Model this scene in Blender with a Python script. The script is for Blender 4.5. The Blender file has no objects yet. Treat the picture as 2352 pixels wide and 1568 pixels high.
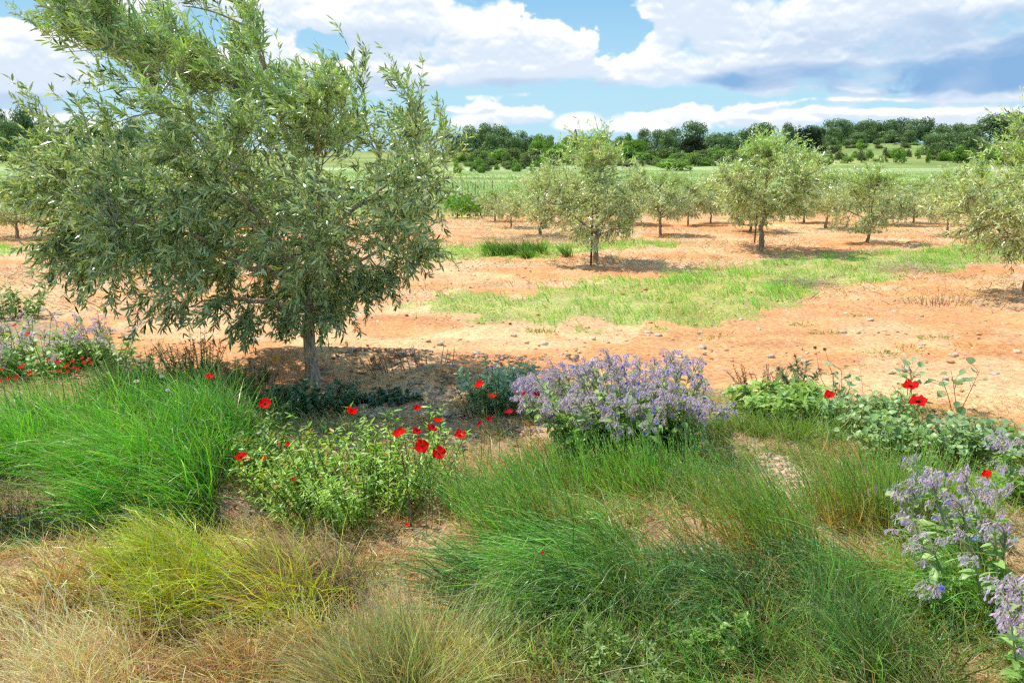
import bpy, math, random
import numpy as np
R = np.random.default_rng
PI = math.pi
C = bpy.context.scene.collection

# ------------------------------------------------------------------ camera maths (reference layout grid 2352 x 1568)
CAM_H = 1.7
PITCH = math.radians(12.7)
FOC = 2352 * 28.0 / 36.0
def ray(px, py):
    vx = (px - 1176) / FOC; vy = (784 - py) / FOC
    return (vx, math.cos(PITCH) + vy * math.sin(PITCH), -math.sin(PITCH) + vy * math.cos(PITCH))
def G(px, py, z=0.0):
    "world point at height z seen at that place of the photograph"
    d = ray(px, py); t = (z - CAM_H) / d[2]
    return (d[0] * t, d[1] * t, z)
def at_dist(px, py, Y):
    d = ray(px, py); t = Y / d[1]
    return (d[0] * t, Y, CAM_H + d[2] * t)

# ------------------------------------------------------------------ noise
def _h(ix, iy, s):
    n = (ix * 374761393 + iy * 668265263 + s * 1442695041) & 0xffffffff
    n = ((n ^ (n >> 13)) * 1274126177) & 0xffffffff
    n = (n ^ (n >> 16)) & 0xffffffff
    return n / 4294967295.0
def vn(x, y, s=0):
    x = np.asarray(x, float); y = np.asarray(y, float)
    ix = np.floor(x).astype(np.int64); iy = np.floor(y).astype(np.int64)
    fx = x - ix; fy = y - iy
    fx = fx * fx * (3 - 2 * fx); fy = fy * fy * (3 - 2 * fy)
    a = _h(ix, iy, s); b = _h(ix + 1, iy, s); c = _h(ix, iy + 1, s); d = _h(ix + 1, iy + 1, s)
    return (a * (1 - fx) + b * fx) * (1 - fy) + (c * (1 - fx) + d * fx) * fy
def fbm(x, y, s=0, o=4, g=0.5):
    r = 0; a = 1; t = 0
    for k in range(o):
        r = r + a * vn(x * 2 ** k + 17.3 * k, y * 2 ** k - 9.1 * k, s + k); t += a; a *= g
    return r / t
def sst(a, b, x):
    t = np.clip((x - a) / (b - a), 0, 1); return t * t * (3 - 2 * t)

# ------------------------------------------------------------------ terrain
GX, GY = 0.0, 0.0
MOUNDS = []
def mound(px, py, h, rx, ry):
    g = G(px, py); MOUNDS.append((g[0], g[1], h, rx, ry))
mound(900, 830, .10, .75, .30); mound(1010, 880, .13, .35, .35); mound(650, 830, .10, .6, .25); mound(760, 905, -.06, .45, .30)
mound(150, 1360, .12, .8, .35); mound(60, 1205, -.22, .9, .22); mound(400, 1060, .12, .7, .6); mound(1450, 1010, .08, .7, .4)
mound(1640, 1270, .12, .5, .25); mound(1260, 1250, .10, .5, .2); mound(620, 1430, -.06, .3, .15)
def zg(x, y):
    x = np.asarray(x, float); y = np.asarray(y, float)
    yy = y + 14 * (fbm(x / 60 + 3, y / 90, 5, 3) - .5) * sst(60, 120, y)
    z = np.interp(yy, [-50, 48, 70, 100, 132, 165, 215, 300, 1000], [0, 0, .12, .38, .80, 1.8, 3.7, 5.4, 8.6])
    hill = sst(50, 110, x) * sst(140, 215, y) * 2.8 - sst(-30, -8, -np.abs(x + 3)) * sst(140, 220, y) * 1.2
    z = z + hill
    z = z + (fbm(x / 2.3, y / 2.3, 1, 3) - .5) * .10 * sst(60, 20, y) + (fbm(x / 12, y / 12, 2, 2) - .5) * .5 * sst(60, 150, y)
    for (a, b, h, rx, ry) in MOUNDS:
        z = z + h * np.exp(-((x - a) / rx) ** 2 - ((y - b) / ry) ** 2)
    return z
def zf(x, y): return float(zg(np.array([x]), np.array([y]))[0])
def GG(px, py, h=0.0):
    "ground-following version of G: point h above the terrain"
    z = h
    for _ in range(4):
        g = G(px, py, z); z = zf(g[0], g[1]) + h
    return G(px, py, z)
def to_px(P):
    x, y, z = P[..., 0], P[..., 1], P[..., 2] - CAM_H
    f = y * math.cos(PITCH) - z * math.sin(PITCH); u = y * math.sin(PITCH) + z * math.cos(PITCH)
    f = np.maximum(f, 1e-3)
    return 1176 + FOC * x / f, 784 - FOC * u / f
def inpoly(x, y, poly):
    "points inside a ground polygon given by world corners"
    r = np.zeros(x.shape, bool); n = len(poly)
    for i in range(n):
        x1, y1 = poly[i]; x2, y2 = poly[(i + 1) % n]
        c = ((y1 > y) != (y2 > y)) & (x < (x2 - x1) * (y - y1) / (y2 - y1 + 1e-12) + x1)
        r ^= c
    return r
def wpoly(pp): return [G(a, b)[:2] for a, b in pp]

# ------------------------------------------------------------------ mesh building
class MB:
    def __init__(s): s.V = []; s.K = []; s.F4 = []; s.F3 = []; s.n = 0
    def add(s, V, K, F4=None, F3=None):
        V = np.asarray(V, float).reshape(-1, 3); K = np.broadcast_to(np.asarray(K, float), V.shape) if np.ndim(K) == 1 else np.asarray(K, float).reshape(-1, 3)
        if F4 is not None and len(F4): s.F4.append(np.asarray(F4, np.int64) + s.n)
        if F3 is not None and len(F3): s.F3.append(np.asarray(F3, np.int64) + s.n)
        s.V.append(V); s.K.append(K); s.n += len(V)
    def build(s, name, mat, parent=None, origin=(0, 0, 0), smooth=False):
        me = bpy.data.meshes.new(name)
        V = np.concatenate(s.V) - np.asarray(origin); K = np.concatenate(s.K)
        f4 = np.concatenate(s.F4) if s.F4 else np.zeros((0, 4), np.int64)
        f3 = np.concatenate(s.F3) if s.F3 else np.zeros((0, 3), np.int64)
        me.vertices.add(len(V)); me.vertices.foreach_set('co', V.ravel().astype(np.float32))
        nl = f4.size + f3.size
        me.loops.add(nl); me.loops.foreach_set('vertex_index', np.concatenate([f4.ravel(), f3.ravel()]).astype(np.int32))
        me.polygons.add(len(f4) + len(f3))
        st = np.concatenate([np.arange(len(f4)) * 4, f4.size + np.arange(len(f3)) * 3])
        me.polygons.foreach_set('loop_start', st.astype(np.int32))
        if smooth: me.polygons.foreach_set('use_smooth', np.ones(len(f4) + len(f3), bool))
        a = me.attributes.new('Col', 'FLOAT_COLOR', 'POINT')
        a.data.foreach_set('color', np.concatenate([np.clip(K, 0, 1), np.ones((len(K), 1))], 1).ravel().astype(np.float32))
        me.update(); me.validate()
        me.materials.append(mat)
        o = bpy.data.objects.new(name, me); C.objects.link(o)
        if parent is not None: o.parent = parent
        else: o.location = origin
        return o

def nrm(v): return v / np.maximum(np.linalg.norm(v, axis=-1, keepdims=True), 1e-9)
def col(*c): return np.array(c, float)

def ribbons(mb, P, W, side, K):
    "P[N,S,3] centre lines, W[N,S] widths, side[N,3] or [N,S,3], K[N,S,3]"
    N, S, _ = P.shape
    if side.ndim == 2: side = np.repeat(side[:, None], S, 1)
    h = side * (W[..., None] / 2)
    V = np.stack([P - h, P + h], 2).reshape(-1, 3)
    KK = np.repeat(K[:, :, None], 2, 2).reshape(-1, 3)
    b = (np.arange(N)[:, None] * S * 2 + np.arange(S - 1)[None] * 2).ravel()
    mb.add(V, KK, np.stack([b, b + 1, b + 3, b + 2], 1))

def tubes(mb, P, Rd, K, k=5):
    P = np.asarray(P, float)
    if P.ndim == 2: P = P[None]; Rd = np.asarray(Rd)[None]
    N, S, _ = P.shape
    K = np.broadcast_to(np.asarray(K, float), P.shape)
    T = np.zeros_like(P); T[:, 1:-1] = P[:, 2:] - P[:, :-2]; T[:, 0] = P[:, 1] - P[:, 0]; T[:, -1] = P[:, -1] - P[:, -2]
    T = nrm(T); ref = np.where(np.abs(T[..., 2:3]) > .9, col(1, 0, 0), col(0, 0, 1))
    ref = np.repeat(ref[:, :1], S, 1)
    A = nrm(np.cross(T, ref)); B = np.cross(T, A)
    an = np.arange(k) * 2 * PI / k
    ring = (A[:, :, None] * np.cos(an)[None, None, :, None] + B[:, :, None] * np.sin(an)[None, None, :, None]) * Rd[:, :, None, None]
    V = (P[:, :, None] + ring).reshape(-1, 3); KK = np.repeat(K[:, :, None], k, 2).reshape(-1, 3)
    n = np.arange(N)[:, None, None] * S * k; s_ = np.arange(S - 1)[None, :, None] * k; a = np.arange(k)[None, None]; a2 = (a + 1) % k
    F = np.stack([n + s_ + a, n + s_ + a2, n + s_ + k + a2, n + s_ + k + a], -1).reshape(-1, 4)
    mb.add(V, KK, F)

def leaves(mb, P, A, Nn, L, W, K, prof=((0, .2), (.45, 1), (1, .08)), bend=0.0, fold=0.0, tipk=None):
    "flat or folded leaf blades: P base, A axis, Nn normal"
    N = len(P); A = nrm(A); sd = nrm(np.cross(A, Nn)); Nn = np.cross(sd, A)
    S = len(prof); t = np.array([p[0] for p in prof]); w = np.array([p[1] for p in prof])
    bend = np.broadcast_to(bend, (N,)); L = np.broadcast_to(L, (N,)); W = np.broadcast_to(W, (N,))
    ctr = P[:, None] + A[:, None] * (L[:, None] * t)[..., None] - Nn[:, None] * (bend[:, None] * L[:, None] * t ** 2)[..., None]
    h = sd[:, None] * (W[:, None] * w / 2)[..., None]
    K = np.broadcast_to(K, (N, 3)); Ks = np.repeat(K[:, None], S, 1)
    if tipk is not None: Ks = Ks * (1 - t[None, :, None]) + np.broadcast_to(tipk, (N, 3))[:, None] * t[None, :, None]
    if fold:
        up = Nn[:, None] * (W[:, None] * w * fold)[..., None]
        V = np.stack([ctr - h + up, ctr, ctr + h + up], 2).reshape(-1, 3); q = 3
        b = (np.arange(N)[:, None] * S * 3 + np.arange(S - 1)[None] * 3).ravel()
        F = np.concatenate([np.stack([b, b + 1, b + 4, b + 3], 1), np.stack([b + 1, b + 2, b + 5, b + 4], 1)])
    else:
        V = np.stack([ctr - h, ctr + h], 2).reshape(-1, 3); q = 2
        b = (np.arange(N)[:, None] * S * 2 + np.arange(S - 1)[None] * 2).ravel()
        F = np.stack([b, b + 1, b + 3, b + 2], 1)
    mb.add(V, np.repeat(Ks[:, :, None], q, 2).reshape(-1, 3), F)

def rdir(r, n): return nrm(r.normal(size=(n, 3)))

# ------------------------------------------------------------------ materials
def newmat(name):
    m = bpy.data.materials.new(name); m.use_nodes = True; nt = m.node_tree; nt.nodes.clear(); return m, nt
def leafmat(name, trans=.35, rough=.5, back=None, spec=.35, tw=(1.25, 1.35, .55)):
    m, nt = newmat(name); N = nt.nodes; Lk = nt.links.new
    out = N.new('ShaderNodeOutputMaterial'); at = N.new('ShaderNodeAttribute'); at.attribute_name = 'Col'
    src = at.outputs['Color']
    if back is not None:
        ge = N.new('ShaderNodeNewGeometry'); mx = N.new('ShaderNodeMix'); mx.data_type = 'RGBA'
        Lk(ge.outputs['Backfacing'], mx.inputs['Factor'])
        b2 = N.new('ShaderNodeMix'); b2.data_type = 'RGBA'; b2.inputs['Factor'].default_value = .6
        Lk(src, b2.inputs['A']); b2.inputs['B'].default_value = (*back, 1)
        Lk(src, mx.inputs['A']); Lk(b2.outputs['Result'], mx.inputs['B']); src = mx.outputs['Result']
    p = N.new('ShaderNodeBsdfPrincipled'); Lk(src, p.inputs['Base Color']); p.inputs['Roughness'].default_value = rough
    p.inputs['Specular IOR Level'].default_value = spec
    t = N.new('ShaderNodeBsdfTranslucent'); mu = N.new('ShaderNodeMix'); mu.data_type = 'RGBA'; mu.blend_type = 'MULTIPLY'; mu.inputs['Factor'].default_value = 1
    Lk(at.outputs['Color'], mu.inputs['A']); mu.inputs['B'].default_value = (*tw, 1); Lk(mu.outputs['Result'], t.inputs['Color'])
    ms = N.new('ShaderNodeMixShader'); ms.inputs[0].default_value = trans
    Lk(p.outputs[0], ms.inputs[1]); Lk(t.outputs[0], ms.inputs[2]); Lk(ms.outputs[0], out.inputs['Surface'])
    return m
def barkmat(name, rough=.85, scale=60, bump=.5):
    m, nt = newmat(name); N = nt.nodes; Lk = nt.links.new
    out = N.new('ShaderNodeOutputMaterial'); at = N.new('ShaderNodeAttribute'); at.attribute_name = 'Col'
    tc = N.new('ShaderNodeTexCoord'); mp = N.new('ShaderNodeMapping'); mp.inputs['Scale'].default_value = (1, 1, .25)
    Lk(tc.outputs['Object'], mp.inputs['Vector']); no = N.new('ShaderNodeTexNoise'); no.inputs['Scale'].default_value = scale; no.inputs['Detail'].default_value = 6
    Lk(mp.outputs[0], no.inputs['Vector'])
    rp = N.new('ShaderNodeMapRange'); rp.inputs['From Min'].default_value = .3; rp.inputs['From Max'].default_value = .7; rp.inputs['To Min'].default_value = .45; rp.inputs['To Max'].default_value = 1.4
    Lk(no.outputs['Fac'], rp.inputs['Value'])
    mu = N.new('ShaderNodeVectorMath'); mu.operation = 'SCALE'; Lk(at.outputs['Color'], mu.inputs[0]); Lk(rp.outputs[0], mu.inputs['Scale'])
    p = N.new('ShaderNodeBsdfPrincipled'); Lk(mu.outputs[0], p.inputs['Base Color']); p.inputs['Roughness'].default_value = rough; p.inputs['Specular IOR Level'].default_value = .2
    bp = N.new('ShaderNodeBump'); bp.inputs['Strength'].default_value = bump; bp.inputs['Distance'].default_value = .01; Lk(no.outputs['Fac'], bp.inputs['Height']); Lk(bp.outputs[0], p.inputs['Normal'])
    Lk(p.outputs[0], out.inputs['Surface']); return m
def groundmat():
    m, nt = newmat('soil'); N = nt.nodes; Lk = nt.links.new
    out = N.new('ShaderNodeOutputMaterial'); at = N.new('ShaderNodeAttribute'); at.attribute_name = 'Col'
    ge = N.new('ShaderNodeNewGeometry')
    def noise(sc, det, rg=.6, xs=1.0):
        mp = N.new('ShaderNodeMapping'); mp.inputs['Scale'].default_value = (xs, 1, 1); Lk(ge.outputs['Position'], mp.inputs['Vector'])
        n = N.new('ShaderNodeTexNoise'); n.inputs['Scale'].default_value = sc; n.inputs['Detail'].default_value = det; n.inputs['Roughness'].default_value = rg
        Lk(mp.outputs[0], n.inputs['Vector']); return n.outputs['Fac']
    def rng_(s, a, b, c, d):
        q = N.new('ShaderNodeMapRange'); q.inputs['From Min'].default_value = a; q.inputs['From Max'].default_value = b; q.inputs['To Min'].default_value = c; q.inputs['To Max'].default_value = d
        Lk(s, q.inputs['Value']); return q.outputs[0]
    a = noise(1.7, 5); b = noise(22, 8, .7); c = noise(.25, 4, .6, .35)
    f1 = rng_(a, .3, .7, .82, 1.16); f2 = rng_(b, .33, .67, .55, 1.34); f3 = rng_(c, .3, .7, .85, 1.15)
    mu = N.new('ShaderNodeMath'); mu.operation = 'MULTIPLY'; Lk(f1, mu.inputs[0]); Lk(f2, mu.inputs[1])
    mv = N.new('ShaderNodeMath'); mv.operation = 'MULTIPLY'; Lk(mu.outputs[0], mv.inputs[0]); Lk(f3, mv.inputs[1])
    sc = N.new('ShaderNodeVectorMath'); sc.operation = 'SCALE'; Lk(at.outputs['Color'], sc.inputs[0]); Lk(mv.outputs[0], sc.inputs['Scale'])
    # pale limestone chips mixed into the soil
    vo = N.new('ShaderNodeTexVoronoi'); vo.inputs['Scale'].default_value = 16; Lk(ge.outputs['Position'], vo.inputs['Vector'])
    sp = N.new('ShaderNodeSeparateColor'); Lk(vo.outputs['Color'], sp.inputs[0])
    g1 = N.new('ShaderNodeMath'); g1.operation = 'GREATER_THAN'; g1.inputs[1].default_value = .80; Lk(sp.outputs[0], g1.inputs[0])
    g2 = rng_(vo.outputs['Distance'], .2, .42, 1, 0)
    g3 = N.new('ShaderNodeMath'); g3.operation = 'MULTIPLY'; Lk(g1.outputs[0], g3.inputs[0]); Lk(g2, g3.inputs[1])
    g4 = N.new('ShaderNodeMath'); g4.operation = 'MULTIPLY'; Lk(g3.outputs[0], g4.inputs[0])
    sy = N.new('ShaderNodeSeparateXYZ'); Lk(ge.outputs['Position'], sy.inputs[0]); Lk(rng_(sy.outputs['Y'], 14, 26, .5, 0), g4.inputs[1])
    mx = N.new('ShaderNodeMix'); mx.data_type = 'RGBA'; Lk(g4.outputs[0], mx.inputs['Factor']); Lk(sc.outputs[0], mx.inputs['A']); mx.inputs['B'].default_value = (.62, .5, .36, 1)
    p = N.new('ShaderNodeBsdfPrincipled'); Lk(mx.outputs['Result'], p.inputs['Base Color']); p.inputs['Roughness'].default_value = .95; p.inputs['Specular IOR Level'].default_value = .1
    bp = N.new('ShaderNodeBump'); bp.inputs['Strength'].default_value = .8; bp.inputs['Distance'].default_value = .03; Lk(b, bp.inputs['Height']); Lk(bp.outputs[0], p.inputs['Normal'])
    Lk(p.outputs[0], out.inputs['Surface']); return m
M_OL = leafmat('olive_leaf', .22, .30, back=(.62, .65, .44), spec=.8)
M_OLN = leafmat('olive_leaf_near', .24, .30, back=(.56, .63, .35), spec=.9)
M_LEAF = leafmat('herb_leaf', .35, .40, spec=.5)
M_GRASS = leafmat('grass_blade', .38, .34, spec=.55)
M_DRY = leafmat('dry_straw', .30, .6, spec=.2, tw=(1.1, 1.0, .8))
M_PETAL = leafmat('petal', .6, .6, spec=.15, tw=(1.2, .8, .8))
M_BUD = leafmat('flower_bud', .5, .6, spec=.1, tw=(1.15, 1.05, 1.15))
M_FAR = leafmat('far_foliage', .2, .7, spec=.1)
M_BARK = barkmat('bark'); M_STONE = barkmat('stone', .9, 30, .4); M_SOIL = groundmat()

# ------------------------------------------------------------------ object bookkeeping
def tag(o, label=None, cat=None, group=None, kind=None):
    if label: o['label'] = label
    if cat: o['category'] = cat
    if group: o['group'] = group
    if kind: o['kind'] = kind
    return o
def thing(name, label, cat, loc=(0, 0, 0), group=None, rz=0):
    o = bpy.data.objects.new(name, None); C.objects.link(o); o.location = loc; o.rotation_euler = (0, 0, rz); o.empty_display_size = .1
    return tag(o, label, cat, group)
def copy_tree(o, parent=None):
    c = o.copy(); C.objects.link(c)
    if parent is not None: c.parent = parent
    for ch in list(KIDS.get(o.name, [])): copy_tree(ch, c)
    return c
KIDS = {}
def reg(root, *parts): KIDS.setdefault(root.name, []).extend(parts)

# ------------------------------------------------------------------ zones on the ground
Z_STRIP = wpoly([(930, 700), (1040, 672), (1190, 690), (1290, 650), (1420, 640), (1560, 628), (1700, 605), (1760, 588), (2000, 583), (2130, 568), (2290, 556), (2440, 548), (2440, 596), (2330, 596), (2230, 612), (2100, 628), (1960, 652), (1800, 680), (1760, 725), (1600, 752), (1420, 742), (1290, 745), (1180, 742), (1080, 725), (960, 722)])
Z_BAND = wpoly([(980, 590), (1010, 572), (1130, 566), (1280, 560), (1500, 552), (1580, 556), (1560, 570), (1400, 578), (1290, 590), (1150, 600), (1010, 604)])
Z_LEFTG = wpoly([(-600, 610), (-300, 575), (0, 566), (60, 570), (60, 585), (-100, 600)])
Z_FORE = [(-6.0, .5), (-7, 8.2), G(0, 700)[:2], G(240, 790)[:2], G(520, 900)[:2], G(600, 935)[:2], G(760, 950)[:2], G(1000, 960)[:2], G(1080, 900)[:2], G(1210, 880)[:2], G(1700, 890)[:2], G(1900, 905)[:2], G(2050, 920)[:2], G(2352, 985)[:2], (6, 4.6), (6, .5)]
def strip_mask(x, y):
    jx = x + (fbm(x / .5, y / .5, 31, 3) - .5) * 1.3; jy = y + (fbm(x / .4, y / .4, 41, 3) - .5) * 1.5
    return inpoly(jx, jy, Z_STRIP) | inpoly(jx, jy, Z_BAND) | inpoly(jx, jy, Z_LEFTG)

def build_ground():
    nu, ny = 760, 620
    s = np.linspace(-1, 1, nu); u = 1.05 * s + 1.8 * s ** 5
    k = np.linspace(0, 1, ny); y = -4 + (np.exp(k * 6.3) - 1) * (1004 / (math.exp(6.3) - 1)) * .72 + k * 9
    y = y * (1000 / y[-1]) if False else y
    Y, U = np.meshgrid(y, u, indexing='ij'); X = U * (Y + 5)
    Z = zg(X, Y)
    near = sst(30, 12, Y)
    Z = Z + near * ((fbm(X / .35, Y / .35, 11, 3) - .5) * .05 + (fbm(X / .09, Y / .09, 12, 3) - .5) * .03 + sst(8.5, 10, Y) * (fbm(X / .22, Y / .22, 13, 3) - .5) * .09)
    V = np.stack([X, Y, Z], -1)
    soil = np.where(fbm(X / 1.2, Y / 1.2, 21, 4)[..., None] > .5, col(.82, .385, .165), col(.86, .50, .25))
    soil = soil * (.80 + .42 * fbm(X / .6, Y / .25, 22, 3)[..., None])
    red = sst(.45, .65, fbm(X / 2.2, Y / 1.0, 27, 3))[..., None]
    for a_, b_, q_ in ((2150, 700, 2.0), (1370, 620, 1.2), (2300, 800, 1.0)):
        g_ = G(a_, b_); red = np.maximum(red, (.9 * np.exp(-((X - g_[0]) / q_) ** 2 - ((Y - g_[1]) / q_ / .7) ** 2) * (.5 + fbm(X / .5, Y / .3, 29, 3)))[..., None])
    soil = soil * (1 - red * .55) + col(.78, .29, .10) * red * .55
    straw = col(.74, .50, .30)
    m = sst(.42, .62, fbm(X / 1.5, Y / .7, 23, 4)) * sst(7, 13, Y)
    Kc = soil * (1 - .75 * m[..., None]) + straw * .75 * m[..., None]
    g = strip_mask(X, Y).astype(float)[..., None] * .7
    Kc = Kc * (1 - g) + col(.36, .46, .12) * g
    fo = inpoly(X, Y, Z_FORE).astype(float)[..., None]
    Kc = Kc * (1 - fo) + (col(.54, .34, .19) * (.7 + .6 * fbm(X / .25, Y / .25, 24, 3)[..., None])) * fo
    for hx, hy, hr, hs in ((60, 1205, 1.1, .26), (620, 1470, .28, .12), (720, 1250, .3, .1)):  # dark soil patches; the left one is clump overhang shade painted in
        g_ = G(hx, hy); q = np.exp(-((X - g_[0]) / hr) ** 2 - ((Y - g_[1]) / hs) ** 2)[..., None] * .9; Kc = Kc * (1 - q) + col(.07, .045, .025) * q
    # meadow and hillside further off
    t = sst(26, 31, Y + 5 * (fbm(X / 3, Y / 3, 25, 3) - .5) + sst(-2, 4, -X) * 3)[..., None]
    st = fbm(X / 14, Y / 5, 26, 4)[..., None]
    mead = col(.29, .41, .11) * (.70 + .4 * st) + col(.22, .16, .10) * sst(.5, .75, fbm(X / 9, Y / 3.5, 28, 3))[..., None]
    band = sst(105, 118, Y)[..., None] * sst(136, 128, Y)[..., None]
    mead = mead * (1 - band * .6) + col(.50, .54, .28) * band * .6
    hillk = sst(128, 145, Y)[..., None]
    hc = col(.26, .33, .09) * (.7 + .5 * fbm(X / 8, Y / 5, 33, 4)[..., None]) + col(.13, .08, .04) * sst(.5, .7, fbm(X / 16, Y / 8, 34, 3))[..., None]
    mead = mead * (1 - hillk) + hc * hillk
    Kc = Kc * (1 - t) + mead * t
    mb = MB()
    idx = np.arange(ny * nu).reshape(ny, nu)
    mb.add(V.reshape(-1, 3), Kc.reshape(-1, 3), np.stack([idx[:-1, :-1], idx[:-1, 1:], idx[1:, 1:], idx[1:, :-1]], -1).reshape(-1, 4))
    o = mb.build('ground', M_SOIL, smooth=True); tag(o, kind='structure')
build_ground()

# ------------------------------------------------------------------ olive trees
WIND = col(-1, .1, .12)
def olive_leaf_batch(mb, r, P, D, green, ll, spread=1.2, low_shade=None):
    "leaves in loose pairs around points P of shoots running along D"
    n = len(P); sdv = nrm(np.cross(D, rdir(r, n)))
    A = nrm(D + sdv * r.uniform(.3, spread, (n, 1)) + rdir(r, n) * .55 + WIND * .08)
    Nn = nrm(np.cross(A, sdv) + r.normal(size=(n, 3)) * .6 + col(0, 0, .25)); Nn *= np.where(Nn[:, 2:3] < 0, np.where(r.random((n, 1)) < .7, -1, 1), 1)
    L = ll * r.uniform(.6, 1.15, n)
    base = col(.25, .31, .10) * r.lognormal(-.05, .55, (n, 1)).clip(.2, 2.4); new = col(.42, .62, .10) * r.uniform(.8, 1.2, (n, 1)); pale = col(.80, .82, .50)
    if len(P) > 60000: base = col(.155, .245, .06) * r.lognormal(-.1, .65, (n, 1)).clip(.12, 2.8); pale = col(.68, .74, .36)
    K = np.where(r.random((n, 1)) < (.42 if len(P) > 60000 else .46), pale * r.uniform(.8, 1.2, (n, 1)), base)
    if low_shade is not None: K = K * (1 - low_shade[:, None] * col(.50, .42, .42))  # lower leaves darkened: shade of the crown above painted into their colour
    K = K * (1 - green[:, None]) + new * green[:, None]
    K = K * (1.0 if len(P) > 60000 else 1.2)
    K = np.where(r.random((n, 1)) < .006, col(.7, .45, .06), K)
    leaves(mb, P, A, Nn, L, L * r.uniform(.16, .24, n), K, prof=((0, .12), (.3, .85), (.62, .95), (1, .06)), bend=r.uniform(-.2, .55, n))

def make_olive(seed, env, H, fork, r0, lean, nlimb, ncl, nsh, nlf, ll, leader=None, bud=0, shoot=(.16, .42), bare=.35, windk=1.0, split=False):
    """returns (trunk MB, list of limb MBs, crown MB, bud MB); env(r, n) gives crown points around the base at the origin"""
    r = R(seed); tr = MB(); limbs = []; cr = MB(); bd = MB()
    bark = col(.33, .25, .17) if ncl != 350 else col(.50, .37, .25)
    if leader is None: leader = np.array([[0, 0, -.08], [lean * .1, 0, fork * .5], [lean * .3, 0, fork], [lean * .7, .02, H * .5], [lean, 0, H * .78]])
    tt = np.linspace(0, 1, len(leader)); q = np.linspace(0, 1, 26)
    lp = np.stack([np.interp(q, tt, leader[:, i]) for i in range(3)], 1)
    for _ in range(2): lp[1:-1] = (lp[:-2] + 2 * lp[1:-1] + lp[2:]) / 4
    lp[2:, :2] += np.cumsum(r.normal(size=(24, 2)), 0) * .0035 * H
    rad = r0 * (1 - .86 * q) ** .9; rad = rad * (1 + .5 * np.exp(-q * 26)); rad *= 1 + .1 * (r.random(26) - .5)
    tubes(tr, lp, rad, bark, 12)
    sk_p = [lp[6:]]; sk_r = [rad[6:]]
    T = env(r, 400)
    chosen = []
    for k in range(nlimb):                                   # spread the limb ends out by farthest choice
        if not chosen: chosen.append(T[np.argmax(np.abs(T[:, 0]))]); continue
        d = np.min([np.linalg.norm(T - c, axis=1) for c in chosen], 0); chosen.append(T[np.argmax(d + .15 * r.random(len(T)))])
    f0 = int(np.argmin(np.abs(lp[:, 2] - fork)))
    for k, c in enumerate(chosen):
        hi = min(max((c[2] - fork) / (H - fork), 0), 1)
        i0 = f0 + int(hi * 8 * r.random()) ; a = lp[i0]
        c = a + (c - a) * .82
        mid = a + (c - a) * .45 + col(0, 0, .10 * H * (1 - hi)) + r.normal(size=3) * .035 * H
        s = np.linspace(0, 1, 15)[:, None]
        p = (1 - s) ** 2 * a + 2 * s * (1 - s) * mid + s * s * c
        p[1:] += np.cumsum(r.normal(size=(14, 3)), 0) * .005 * H
        rr = r0 * (.50 if hi < .5 else .36) * (1 - .85 * s[:, 0])
        lb = MB(); tubes(lb, p, rr, bark * r.uniform(.85, 1.1), 7); limbs.append(lb)
        sk_p.append(p[2:]); sk_r.append(rr[2:])
    SP = np.concatenate(sk_p); SR = np.concatenate(sk_r)
    Cn = env(r, ncl)
    cb_p = []; cb_r = []
    for c in Cn:
        d = np.linalg.norm(SP - c, axis=1) + .25 * np.maximum(SP[:, 2] - c[2] + .1 * H, 0)
        j = int(np.argmin(d)); a = SP[j]
        ln = np.linalg.norm(c - a); mid = (a + c) / 2 + col(0, 0, .12 * ln) + r.normal(size=3) * .1 * ln
        s = np.linspace(0, 1, 8)[:, None]
        p = (1 - s) ** 2 * a + 2 * s * (1 - s) * mid + s * s * c
        cb_p.append(p); cb_r.append(np.minimum(SR[j] * .7, .004 + .010 * ln) * (1 - .75 * s[:, 0]) + .0012)
    cb_p = np.array(cb_p); cb_r = np.array(cb_r)
    tubes(cr, cb_p, cb_r, bark * .9, 4)
    # leafy shoots
    ci = np.repeat(np.arange(ncl), nsh); n = len(ci); t = r.uniform(bare, 1, n) * 7; i = np.minimum(t.astype(int), 6); f = (t - i)[:, None]
    S0 = cb_p[ci, i] * (1 - f) + cb_p[ci, i + 1] * f
    bdir = nrm(cb_p[ci, i + 1] - cb_p[ci, i]); rel = S0[:, 2] / H
    out = nrm(S0 - np.array([lean * .5, 0, H * .5]))
    D0 = nrm(bdir * .45 + rdir(r, n) * .75 + out * .25 + col(0, 0, 1) * (rel[:, None] - .38) * 2.6 + WIND * windk * (.1 + .45 * rel[:, None]))
    L = r.uniform(*shoot, n) * (1 + .9 * sst(.6, 1, rel) * (r.random(n) < .35)); SG = 5
    ts = (np.arange(SG) + .5) / SG
    dr = D0[:, None] + WIND * windk * (.5 * rel[:, None, None] + .05) * ts[None, :, None] - col(0, 0, 1) * (1.1 * (1 - rel[:, None, None])) * ts[None, :, None] ** 1.5
    dr = nrm(dr); pts = np.concatenate([S0[:, None], S0[:, None] + np.cumsum(dr * (L / SG)[:, None, None], 1)], 1)
    pts[..., 2] = np.maximum(pts[..., 2], .28 * H * .5)
    greenish = (sst(.5, .9, rel) * .85 + .10) * (r.random(n) < .60)
    kt = np.where(greenish[:, None] > .3, col(.25, .30, .12), col(.24, .20, .13))
    ribs = nrm(np.cross(dr[:, 2], rdir(r, n)))
    w = np.linspace(.0045, .0016, SG + 1)[None] * np.ones((n, 1)) * (ll / .06)
    ribbons(cr, pts, w, ribs, np.repeat(kt[:, None], SG + 1, 1))
    li = np.repeat(np.arange(n), nlf); m = len(li); t = r.uniform(.08, 1, m) * SG; i = np.minimum(t.astype(int), SG - 1); f = (t - i)[:, None]
    LP = pts[li, i] * (1 - f) + pts[li, i + 1] * f; LD = dr[li, i]
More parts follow.
